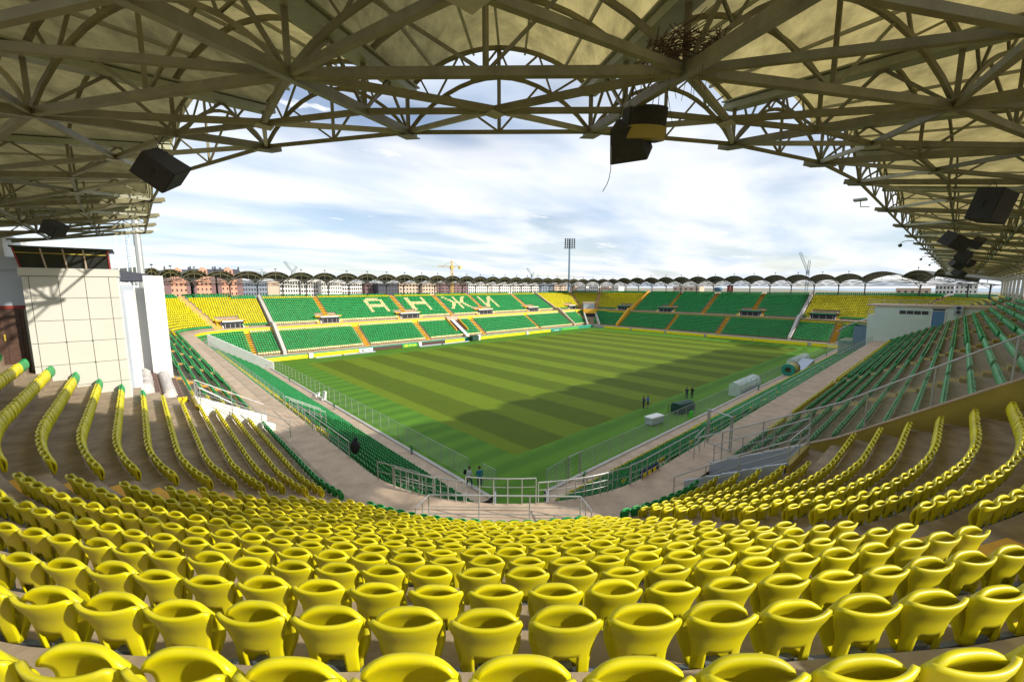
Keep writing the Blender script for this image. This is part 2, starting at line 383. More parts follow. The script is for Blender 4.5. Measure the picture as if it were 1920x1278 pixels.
for seg in SEGS:
    lo = MB(); wk = MB(); fw = MB(); kb = MB(); bw = MB(); cc = MB(); up = MB()
    us = stations(seg)
    def ranges(s):
        if seg == 'near_corner':
            a1, a2 = gang_angle(GW1, s), gang_angle(GW2, s); r_ = []
            if a1 is not None and a1 > .5: r_.append(stations(seg, 0, a1))
            if a2 is not None and a2 < 89.5: r_.append(stations(seg, a2, 90))
            return r_
        if seg == 'near_side' and s < 3.6: return [stations(seg, max(X0, -4.6 - (s - .1) * 1.0785), X1)]
        if seg == 'left_end' and s < 2.0: return [stations(seg, Y1, -6.2 if s < 1.0 else -7.6)]
        return [us]
    for j in range(LOW_N):
        s0 = LOW_S + LOW_D * j
        for r in ranges(s0 + .3): sweep(lo, seg, r, [(s0, low_z(j - 1) if j else ZW), (s0, low_z(j)), (s0 + LOW_D, low_z(j))])
    for r in ranges(.6): sweep(wk, seg, r, [(.25, ZW), (1.0, ZW)])
    for r in ranges(1.4): sweep(wk, seg, r, [(1.0, ZW), (LOW_S, ZW)])
    if 'corner' not in seg:
        us_f = ranges(.2)[0]; sweep(fw, seg, us_f, [(0, -.05), (0, ZW - .02)]); sweep(kb, seg, us_f, [(-.06, ZW - .25), (-.06, ZW + .1), (.26, ZW + .1), (.26, ZW - .02)])
    for r in ranges(10.2): sweep(bw, seg, r, [(10.205, low_z(10)), (10.205, ZC - .14)])
    sweep(cc, seg, us, [(10.12, ZC - .14), (10.12, ZC), (UP_S, ZC)])
    n = UPN[seg]
    def up_rows(n, us, i0=0):
        for i in range(i0, n):
            s0 = UP_S + UP_D * i
            sweep(up, seg, us, [(s0, up_z(i - 1) if i else ZC), (s0, up_z(i)), (s0 + UP_D, up_z(i))])
        s1 = UP_S + UP_D * n
        sweep(up, seg, us, [(s1, up_z(n - 1)), (s1, up_z(n - 1) + .02), (s1 + 3.4, up_z(n - 1) + .02), (s1 + 3.4, -.05)])
    if seg == 'left_end':
        up_rows(6, stations(seg, 66, 4.6)); up_rows(17, stations(seg, Y1, 66)); up_rows(18, stations(seg, 2.0, Y0))
        up_rows(18, stations(seg, 4.6, 2.0), 5)
    elif seg == 'near_side':
        up_rows(18, stations(seg, X0, -8.05)); up_rows(18, stations(seg, -8.05, -5.0), 5); up_rows(18, stations(seg, -5.0, X1))
    else: up_rows(n, us)
    put(seg, lo, 'lower_terrace', 'tread_concrete'); put(seg, wk, 'front_walkway', 'concourse_concrete')
    if fw.v: put(seg, fw, 'front_wall', 'teal_paint' if seg in ('far_side',) else 'grey_concrete'); put(seg, kb, 'coping', 'teal_paint' if seg == 'far_side' else 'grey_concrete')
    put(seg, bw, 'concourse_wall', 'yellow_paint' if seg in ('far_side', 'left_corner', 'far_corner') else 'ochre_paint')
    put(seg, cc, 'concourse', 'concourse_concrete'); put(seg, up, 'upper_terrace', 'tread_concrete')

# players' gangway: side walls and turf floor
def polar(a, s, z): x, y, _ = seg_pt('near_corner', a, s); return np.array([x, y, z])
def step_top(s): return ZW + .12 if s < LOW_S else (low_z(min(LOW_N - 1, int((s - LOW_S) / LOW_D))) + .14 if s < 10.2 else ZC - .16)
for W, sg in ((GW1, 1), (GW2, -1)):
    w = MB(); d = W[1] - W[0]; L = np.linalg.norm(d); d = d / L; nrm = np.array([-d[1], d[0]]) * -sg
    ts = np.arange(0, L + 2.0, .38)
    for t0, t1 in zip(ts[:-1], ts[1:]):
        p, q = W[0] + d * t0, W[0] + d * t1; m_ = (p + q) / 2; dd = np.array([X0, Y0]) - m_; sv = np.hypot(*dd) if (dd > 0).all() else max(dd)
        zt = step_top(sv); a = np.array([*p, 0.]); b = np.array([*q, 0.]); c = np.array([*(nrm * .2), 0.])
        w.hexa([a, b, b + c, a + c, a + (0, 0, zt), b + (0, 0, zt), b + c + (0, 0, zt), a + c + (0, 0, zt)])
    put('near_corner', w, 'gangway_wall', 'white_paint')
fl = MB(); fl.quad((*GW1[0], .012), (*GW2[0], .012), (*(GW2[1] + (GW2[1] - GW2[0]) * .2), .012), (*(GW1[1] + (GW1[1] - GW1[0]) * .2), .012))
put('near_corner', fl, 'gangway_turf', 'apron_turf')
# vomitories cut into the upper terrace beside the corner
def vomitory(seg, u0, u1, face, wall_mat):
    x0, y0, n = seg_pt(seg, u0, UP_S); x1, y1, _ = seg_pt(seg, u1, UP_S); n = np.array([*n, 0.])
    t = np.array([x1 - x0, y1 - y0, 0.]); L = np.linalg.norm(t); t /= L; o = np.array([x0, y0, 0.])
    D = 4.0
    pts = lambda q, d, z: o + t * q + n * d + np.array([0, 0, z])
    f = MB(); f.quad(pts(0, 0, ZC - .9), pts(L, 0, ZC - .9), pts(L, D, ZC - 2.4), pts(0, D, ZC - 2.4)); put(seg, f, 'vomitory_ramp', 'grey_concrete')
    for q, sg in ((0, 1), (L, -1)):
        w = MB()
        for k in range(5):
            d0, d1 = UP_D * k, UP_D * (k + 1); zt = up_z(k) + .42
            w.hexa([pts(q, d0, ZC - 2.5), pts(q, d1, ZC - 2.5), pts(q + sg * .16, d1, ZC - 2.5), pts(q + sg * .16, d0, ZC - 2.5),
                    pts(q, d0, zt), pts(q, d1, zt + .4), pts(q + sg * .16, d1, zt + .4), pts(q + sg * .16, d0, zt)])
        put(seg, w, 'vomitory_wall', wall_mat)
    w = MB(); w.hexa([pts(0, D - .05, ZC - .2), pts(L, D - .05, ZC - .2), pts(L, D + .12, ZC - .2), pts(0, D + .12, ZC - .2),
                      pts(0, D - .05, up_z(5) + .35), pts(L, D - .05, up_z(5) + .35), pts(L, D + .12, up_z(5) + .35), pts(0, D + .12, up_z(5) + .35)])
    put(seg, w, 'vomitory_lintel', 'ochre_paint')
    d = MB(); d.quad(pts(.16, D - .06, ZC - 2.4), pts(L - .16, D - .06, ZC - 2.4), pts(L - .16, D - .06, ZC - .2), pts(.16, D - .06, ZC - .2)); put(seg, d, 'vomitory_mouth', 'opening_shade')  # dark sheet in place of the shade inside the passage
vomitory('left_end', 4.6, 2.0, 1, 'white_paint')
vomitory('near_side', -8.05, -5.0, 1, 'grey_panel')

# far vomitories: dark panels painted as shaded mouths under a white lintel, standing in the first rows of the upper terrace
def far_vom(seg, u, w=6.0, rows=4, sign='white_paint'):
    t = thing('entrance_portal', 'dark entrance portal with pale lintel in the ' + ('sunlit far terrace' if seg == 'far_side' else 'yellow corner terrace' if 'corner' in seg else 'shaded end terrace'),
              'portal', seg_pt(seg, u, UP_S)[:2] + (ZC,), 'entrance portals of the far terraces')
    x0, y0, n = seg_pt(seg, u, UP_S); n = np.array([*n, 0.]); tt = np.array([-n[1], n[0], 0.]); D = rows * UP_D; h = w / 2
    P = lambda q, d, z: tt * q + n * d + np.array([0, 0, z])
    zt = rows * UP_R
    def bx(q0, q1, d0, d1, z0, z1, z0b=None, z1b=None):
        z0b = z0 if z0b is None else z0b; z1b = z1 if z1b is None else z1b
        return MB().hexa([P(q0, d0, z0), P(q1, d0, z0), P(q1, d1, z0b), P(q0, d1, z0b), P(q0, d0, z1), P(q1, d0, z1), P(q1, d1, z1b), P(q0, d1, z1b)])
    bx(-h, h, .55, .7, .0, zt + .02).build('mouth', 'opening_shade', t)  # dark panel carries the shade of the portal interior
    bx(-h + .1, h - .1, .30, .54, zt - .32, zt + .0).build('lintel', sign, t)
    for q in (-h, h - .2): bx(q, q + .2, -.05, D, .02, .35, .02, zt + .25).build('cheek_wall', 'white_paint', t)
    for q in (-h - .95, h + .05): bx(q, q + .9, .0, D + .1, .0, .10, zt - .35, zt + .06).build('side_stair', 'orange_paint', t)
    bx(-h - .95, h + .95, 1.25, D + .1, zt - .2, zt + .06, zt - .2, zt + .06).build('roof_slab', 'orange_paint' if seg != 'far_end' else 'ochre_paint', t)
    for k in range(4):
        q = -h + .7 + k * (w - 1.4) / 3; bx(q, q + .1, .44, .5, .0, 1.0).build('turnstile_post', 'galvanised_steel', t)
FAR_VOMS = [('far_side', 12.2, 5.0), ('far_side', 36.3, 6.6), ('far_side', 66.5, 6.6), ('far_side', 91, 5.8), ('far_end', 49.4, 6), ('far_end', 19.3, 6.5), ('far_end', 68.5, 5.5), ('far_end', -.6, 6.4), ('left_corner', 8, 4.4), ('far_corner', 83, 4)]
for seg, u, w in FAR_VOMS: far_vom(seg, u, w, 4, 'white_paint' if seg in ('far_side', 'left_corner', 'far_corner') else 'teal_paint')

# aisles of the far terraces: painted stairs laid over the rows
def aisle(seg, u, tier, w=1.1, i0=0, m='orange_paint', n=None):
    mb = MB(); x, y, nn = seg_pt(seg, u, 0); nn = np.array([*nn, 0.]); tt = np.array([-nn[1], nn[0], 0.]); o = np.array([x, y, 0.])
    s0, d, zf, cnt = (UP_S, UP_D, up_z, UPN[seg]) if tier == 'u' else (LOW_S, LOW_D, low_z, LOW_N)
    cnt = n or cnt
    for i in range(i0, cnt):
        z0 = zf(i - 1) if i else (ZC if tier == 'u' else ZW)
        for k, (a, b) in enumerate(((0, .5), (.5, 1.0))):
            z = zf(i) - (zf(i) - z0) * .0 + (.5 * (zf(i + 1) - zf(i)) if k == 1 else 0) + .006
            p = o + nn * (s0 + d * (i + a)) ; q = o + nn * (s0 + d * (i + b) + (.0 if k == 0 else -.004))
            zb = z - .25
            mb.hexa([p - tt * w / 2 + (0, 0, zb), p + tt * w / 2 + (0, 0, zb), q + tt * w / 2 + (0, 0, zb), q - tt * w / 2 + (0, 0, zb),
                     p - tt * w / 2 + (0, 0, z), p + tt * w / 2 + (0, 0, z), q + tt * w / 2 + (0, 0, z), q - tt * w / 2 + (0, 0, z)])
    put(seg, mb, 'aisle_stair', m)
AISLES = dict(
    u=dict(far_side=[(12.2, 1.2, 4), (36, 1.2, 4), (52, 1.2, 0), (67.2, 1.2, 4), (89.7, 1.2, 4)], far_end=[(49.4, 1.2, 4), (35, 1.2, 0), (19.3, 1.2, 4), (64.3, 1.6, 0)],
           left_corner=[(24, 1.2, 0)], far_corner=[(30, 1.2, 0), (62, 1.2, 0)], near_side=[(6.5, 1.1, 0), (22, 1.1, 0), (38, 1.1, 0), (54, 1.1, 0), (84, 1.1, 0)],
           left_end=[(13.5, 1.1, 0), (24.5, 1.1, 0), (36, 1.1, 0), (48, 1.1, 0), (60, 1.1, 0)], near_corner=[(16.5, 1.05, 0), (64.5, 1.05, 0)], right_corner=[(45, 1.2, 0)]),
    l=dict(far_side=[(-8, 1.3, 0), (18, 1.3, 0), (36.5, 1.3, 0), (57.6, 1.2, 0), (84, 1.2, 0)], far_end=[(64, 1.5, 0), (43.4, 1.2, 0), (25.5, 1.2, 0), (-5.2, 1.2, 0)], left_corner=[],
           far_corner=[(80, 1.2, 0)], near_side=[(-1.5, 1.2, 7), (14, 1.2, 7), (44, 1.2, 7), (70, 1.2, 7)], left_end=[(6.5, 1.2, 7)], near_corner=[(11, 1.1, 7), (79, 1.1, 7)], right_corner=[(30, 1.1, 0)]))
for tier in 'ul':
    for seg, L in AISLES[tier].items():
        for (u, w, i0) in L:
            if seg == 'near_corner' and tier == 'u': continue
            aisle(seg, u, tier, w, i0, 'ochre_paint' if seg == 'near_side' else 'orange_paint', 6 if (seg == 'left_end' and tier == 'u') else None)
# aisles in the corner: each half step a part
for u in (16.5, 64.5):
    x, y, nn = seg_pt('near_corner', u, 0); nn = np.array([*nn, 0.]); tt = np.array([-nn[1], nn[0], 0.]); o = np.array([x, y, 0.])
    for i in range(0, 17):
        p = o + nn * (UP_S + UP_D * (i + .52)); q = o + nn * (UP_S + UP_D * (i + 1) - .004); z = up_z(i) + .22; zb = up_z(i) + .004
        mb = MB().hexa([p - tt * .52 + (0, 0, zb), p + tt * .52 + (0, 0, zb), q + tt * .52 + (0, 0, zb), q - tt * .52 + (0, 0, zb),
                        p - tt * .52 + (0, 0, z), p + tt * .52 + (0, 0, z), q + tt * .52 + (0, 0, z), q - tt * .52 + (0, 0, z)])
        put('near_corner', mb, 'aisle_step', 'orange_paint')
# dividing walls running up the far terraces
def divider(seg, u, m, label, low=True):
    mb = MB(); x, y, nn = seg_pt(seg, u, 0); nn = np.array([*nn, 0.]); tt = np.array([-nn[1], nn[0], 0.]); o = np.array([x, y, 0.])
    prof = [(1.6, ZW, 1.9), (10.15, ZC - .9, ZC + 1.0), (12.0, ZC - .2, ZC + 1.1), (12 + UP_D * UPN[seg], up_z(UPN[seg]) - .4, up_z(UPN[seg]) + .7)]
    for (s0, a0, b0), (s1, a1, b1) in zip(prof[:-1], prof[1:]):
        p = o + nn * s0; q = o + nn * s1; h = tt * .35
        mb.hexa([p - h + (0, 0, a0), p + h + (0, 0, a0), q + h + (0, 0, a1), q - h + (0, 0, a1), p - h + (0, 0, b0), p + h + (0, 0, b0), q + h + (0, 0, b1), q - h + (0, 0, b1)])
    tag(mb.build('dividing_wall', m), label, 'wall')
divider('far_side', -1.9, 'grey_concrete', 'sloping concrete wall between the yellow corner seats and sunlit green seats')
divider('far_side', 104, 'concourse_concrete', 'sloping brown wall between the green letter terrace and yellow corner')
divider('far_end', 64.3, 'orange_paint', 'sloping orange wall at the yellow seats end of the shaded terrace')
divider('far_end', 5.0, 'grey_concrete', 'sloping grey wall between shaded green seats and the yellow block by the booth')

# ------------------------------------------------------------------ seats
def grid_faces(nu, nv, off=0, skip=None):
    f = []
    for a in range(nv):
        for b in range(nu):
            if skip is not None and skip(b, a): continue
            k = off + a * (nu + 1) + b; f.append((k, k + 1, k + nu + 2, k + nu + 1))
    return f
def shell(front, back, nu, nv, skip=None):
    V = np.concatenate([front, back]); n = (nu + 1) * (nv + 1)
    F = grid_faces(nu, nv, 0, skip); edges = {}
    for q in F:
        for e in zip(q, q[1:] + q[:1]): edges[e] = 1
    G = [tuple(n + i for i in q[::-1]) for q in F]
    rim = [(b, a, n + a, n + b) for (a, b) in edges if (b, a) not in edges]
    return V, np.array(F + G + rim, np.int32)
def sstep(x, a, b): t = np.clip((x - a) / (b - a), 0, 1); return t * t * (3 - 2 * t)
def seat_back(nu, nv, hole=True):
    u = np.linspace(-1, 1, nu + 1); v = np.linspace(0, 1, nv + 1); U, V = np.meshgrid(u, v)
    w = .166 + .070 * sstep(V, .30, .92) - .006 * sstep(V, .94, 1.0)
    x = U * w
    z = .36 + V * (.442 + .022 * np.abs(U) ** 2.6) - .020 * sstep(np.abs(U), .88, 1.0) * sstep(V, .86, 1)
    yb = -.02 - .085 * V - .026 * sstep(V, .58, .94) + (.050 * U ** 2 + .010 * U ** 6) * (.45 + .55 * V)
    th = .018 + .014 * sstep(V, .70, .90) * (1 - .7 * sstep(V, .94, 1.0))
    back = np.stack([x, yb, z], -1).reshape(-1, 3); front = np.stack([x * .965, yb + th, z - .004], -1).reshape(-1, 3)
    hs = (lambda b, a: (v[a + 1] < .40 and abs(u[b] + u[b + 1]) / 2 < .52)) if hole else None
    V_, F_ = shell(back, front, nu, nv, hs); return V_, F_
def seat_pan(nu, nv):
    u = np.linspace(-1, 1, nu + 1); v = np.linspace(0, 1, nv + 1); U, V = np.meshgrid(u, v)
    w = .226 * (1 - .09 * np.clip((V - .80) / .20, 0, 1) ** 2.0) * (.80 + .20 * sstep(V, 0, .40))
    z = .37 + .462 * V - .060 * np.abs(U) ** 3.6 * sstep(V, .55, 1.0)
    yo = .044 - .058 * V + .052 * np.sin(np.pi * V) - .026 * U ** 2
    th = .030 + .012 * sstep(V, .7, .95) * (1 - sstep(V, .97, 1.0))
    outer = np.stack([U * w, yo + .02, z], -1).reshape(-1, 3); inner = np.stack([U * w * .95, yo + .02 - th, z - .004 * V], -1).reshape(-1, 3)
    return shell(inner, outer, nu, nv)
def seat_foot():
    m = MB(); m.box(-.10, .10, -.06, .12, .004, .035); m.hexa([(-.045, -.03, .03), (.045, -.03, .03), (.045, .09, .03), (-.045, .09, .03), (-.06, .0, .40), (.06, .0, .40), (.06, .10, .40), (-.06, .10, .40)])
    m.box(-.25, .25, .03, .07, .30, .335)
    return np.array(m.v), np.array(m.f, np.int32)
def combine(parts):
    Vs, Fs, o = [], [], 0
    for V, F in parts: Vs.append(V); Fs.append(F + o); o += len(V)
    return np.concatenate(Vs), np.concatenate(Fs)
NEAR = dict(backrest=seat_back(20, 16), seat_pan=seat_pan(16, 12), bracket=seat_foot())
MID = combine([seat_back(8, 6, False), seat_pan(8, 5)])
_f = MB(); _f.box(-.17, .17, -.05, .0, .34, .46); _f.hexa([(-.2, -.09, .46), (.2, -.09, .46), (.2, .0, .46), (-.2, .0, .46), (-.225, -.16, .79), (.225, -.16, .79), (.225, -.08, .79), (-.225, -.08, .79)]); _f.hexa([(-.2, .07, .36), (.2, .07, .36), (.2, .15, .36), (-.2, .15, .36), (-.17, .03, .82), (.17, .03, .82), (.17, .10, .82), (-.17, .10, .82)])
FAR = (np.array(_f.v), np.array(_f.f, np.int32))

LETTERS = {}
def letter_cell(x, i):
    """four letters in pale seats on the sunlit far terrace; x metres along, i row"""
    if i < 4 or i > 12: return False
    t = (i - 4) / 8.0
    def bar(c, w=.62): return abs(x - c) < w
    # A
    if 24.9 <= x <= 31.7:
        if bar(25.8) and i < 12: return True
        if bar(30.8) and i < 12: return True
        if i >= 11 and 26.2 <= x <= 30.4: return True
        if i in (8, 7) and 25.8 <= x <= 30.8: return True
    if 39.4 <= x <= 46.9:
        if bar(40.3) or bar(45.9): return True
        if i in (8, 9) and 40.3 <= x <= 45.9: return True
    if 54 <= x <= 64:
        if bar(59.0): return True
        d = abs(t - .5) * 2
        if bar(59 - 1.5 - 2.6 * d, .7) or bar(59 + 1.5 + 2.6 * d, .7): return True
        if i in (8,) and 56.4 <= x <= 61.6: return True
    if 69.6 <= x <= 76.8:
        if bar(70.6) or bar(75.7): return True
        if bar(70.6 + 5.1 * t, .75): return True
    return False
def seat_colour(seg, tier, i, x, y, u):
    if tier == 'u':
        if seg == 'near_corner': return 'g' if i == 0 else 'y'
        if seg == 'left_end':
            if y < 1.9: return 'g' if (i == 0 or (y > .2 and i >= 7)) else 'y'
            if y < 6.2 and i < 5: return 'y'
            return 'g' if y < 62 else ('g' if i == 0 else 'y')
        if seg == 'near_side':
            if x < -4.3: return 'g' if i == 0 else 'y'
            return 'y' if i == 0 and 2 < x < 66 else ('g' if x < 90 else 'y')
        if seg == 'far_side':
            if x < -1.9: return 'g' if i == 0 or i >= 14 else 'y'
            if x > 104: return 'g' if i == 0 or i >= 15 else 'y'
            if i == 0: return 'p'
            if i == 14: return 'y'
            if i == 15: return 'g'
            return 'p' if letter_cell(x, i) else 'g'
        if seg == 'far_end':
            if y < 5 or y > 64.3: return 'g' if i == 0 or i >= 15 else 'y'
            return 'g'
        return 'g' if i == 0 or i >= 15 else 'y'
    if seg == 'far_side' and i in (0, LOW_N - 1): return 'p'
    if seg == 'far_end': return 'y' if (i == LOW_N - 1 and (y < 5 or y > 64)) else 'g'
    if seg == 'near_side': return 'y' if (i == 0 or (i == 6 and int(x * 2) % 9 == 0)) else 'g'
    if seg == 'left_end': return 'y' if i == 8 and 3 < y < 60 else 'g'
    return 'g'
def seat_gap(seg, tier, i, x, y, u, L):
    for (a, w, i0) in AISLES[tier].get(seg, []):
        d = abs(u - a) * (R(1) * L if 'corner' in seg else 1)
        if d < w / 2 + .24 and (i >= i0 or tier == 'u'): return True
    if tier == 'u':
        for (sg, a, w) in FAR_VOMS:
            if sg == seg and i < 5:
                d = abs(u - a) * (R(1) * L if 'corner' in seg else 1)
                if d < w / 2 + .4: return True
        if seg == 'near_side':
            if -8.05 < x < -4.85 and i < 6: return True
            if abs(x + 4.3) < .45: return True
            if 69.3 < x < 79: return True
        if seg == 'left_end':
            if 1.8 < y < 4.8 and i < 6: return True
            if 1.9 < y < 4.6 and i >= 6: return True
            if 4.6 < y < 66 and i >= 6: return True
            if 4.4 < y < 21 and i >= 5: return True
        if seg == 'far_side' and (abs(x + 1.9) < .8 or abs(x - 104) < .8): return True
        if seg == 'far_end' and (abs(y - 64.3) < .9 or abs(y - 5) < .8): return True
    else:
        if seg == 'near_corner':
            if i < 1: return True
            a1, a2 = GANG[i]
            if (a1 or 0) - 27 / L < u < (a2 or 90) + 27 / L: return True
        if seg == 'far_side' and (abs(x + 1.9) < .9 or abs(x - 104) < .9 or (47.6 < x < 52.4 and 3 <= i <= 9)): return True
        if seg == 'far_end' and (abs(y - 64.3) < .9 or abs(y - 5) < .8): return True
        if seg == 'far_corner' and 28 < u < 62: return True
        if seg == 'left_corner': return u > 40 and i > 20
        if seg == 'left_end' and y > 58.6 + (-8 - x) * 1.02: return True
        if seg == 'near_side' and x < -4.0 - (L - .1) * 1.0785: return True
    return False
GANG = [(gang_angle(GW1, LOW_S + LOW_D * i + .46), gang_angle(GW2, LOW_S + LOW_D * i + .46)) for i in range(LOW_N)]
seats = []      # x, y, z, heading x, heading y, colour
for seg in SEGS:
    a, b = SEG_RANGE[seg]
    for tier in 'ul':
        nrow = (18 if seg in ('left_end',) else UPN[seg]) if tier == 'u' else LOW_N
        for i in range(nrow):
            s = (UP_S + UP_D * i + .72) if tier == 'u' else (LOW_S + LOW_D * i + .46)
            z = up_z(i) if tier == 'u' else low_z(i)
            if 'corner' in seg: n = int(R(90) * s / .50)
            else: n = int(abs(b - a) / .50)
            for k in range(n):
                u = a + (b - a) * (k + .5) / n
                x, y, nn = seg_pt(seg, u, s)
                if seat_gap(seg, tier, i, x, y, u, s): continue
                if seg == 'far_side' and tier == 'u' and i >= 16: continue
                seats.append((x, y, z, -nn[0], -nn[1], 'ygp'.index(seat_colour(seg, tier, i, x, y, u))))
S = np.array(seats)
px, py, pw = proj(S[:, :3] + np.array([0, 0, .6]))
ok = (pw > .6) & (px > -700) & (px < 2620) & (py < 2300)
S, px, py, pw = S[ok], px[ok], py[ok], pw[ok]
dist = np.linalg.norm(S[:, :3] - CAM, axis=1)
inview = (px > -60) & (px < 1980) & (py > 0) & (py < 1345) & (S[:, 5] == 0)
cand = np.where(inview)[0]; cand = cand[np.argsort(dist[cand])][:300]
near = np.zeros(len(S), bool); near[cand] = True
# nearest 300: one thing each, with its parts
PM = {k: np_mesh(k, V, F, 'yellow_plastic' if k != 'bracket' else 'bracket_steel', k != 'bracket') for k, (V, F) in NEAR.items()}
for q in cand:
    x, y, z, hx, hy, c = S[q]
    e = bpy.data.objects.new('stadium_seat', None); col.objects.link(e); e.empty_display_size = .1
    e.location = (x, y, z + .002); e.rotation_euler = (0, 0, math.atan2(-hx, hy) + random.uniform(-.025, .025))
    tag(e, 'yellow plastic tip-up seat folded shut in the front rows of the corner terrace', 'seat', 'yellow tip-up seats of the corner terrace')
    for k, me in PM.items():
        o = link(k, me, e)
        if k == 'seat_pan': o.rotation_euler = (random.uniform(-.05, .04), 0, 0)
def scatter(sel, base, jit=.05):
    V, F = base; P = S[sel]; n = len(P)
    ang = np.arctan2(-P[:, 3], P[:, 4]) + rng.uniform(-jit, jit, n); c, s = np.cos(ang), np.sin(ang)
    X = V[None, :, 0] * c[:, None] - V[None, :, 1] * s[:, None] + P[:, 0:1]
    Y = V[None, :, 0] * s[:, None] + V[None, :, 1] * c[:, None] + P[:, 1:2]
    Zz = V[None, :, 2] * rng.uniform(.975, 1.02, n)[:, None] + P[:, 2:3] + .002 + rng.uniform(-.02, .02, n)[:, None] * V[None, :, 0]
    W = np.stack([X, Y, Zz], -1).reshape(-1, 3)
    G = (F[None] + (np.arange(n) * len(V))[:, None, None]).reshape(-1, 4)
    return W, G, np.repeat(rng.uniform(0, 1, n), len(V)).astype(np.float32)
for c, m, nm, lab in ((0, 'yellow_plastic', 'yellow_seats', 'rows of yellow seats beyond the nearest rows'), (1, 'green_plastic', 'green_seats', 'rows of green seats around the ground'),
                      (2, 'pale_yellow_plastic', 'pale_yellow_seats', 'pale yellow seats forming letters and edge rows in the sunlit terrace')):
    sel_m = np.where((S[:, 5] == c) & ~near & (dist < 48))[0]; sel_f = np.where((S[:, 5] == c) & ~near & (dist >= 48))[0]
    parts = []
    if len(sel_m): parts.append(scatter(sel_m, MID))
    if len(sel_f): parts.append(scatter(sel_f, FAR))
    W, G = combine([p[:2] for p in parts]); me = np_mesh(nm, W, G, m, True)
    me.attributes.new('tone', 'FLOAT', 'POINT').data.foreach_set('value', np.concatenate([p[2] for p in parts]))
    o = link(nm, me); tag(o, lab, 'seats', None, 'stuff')
    print('SEATS', nm, len(sel_m), len(sel_f), len(G))
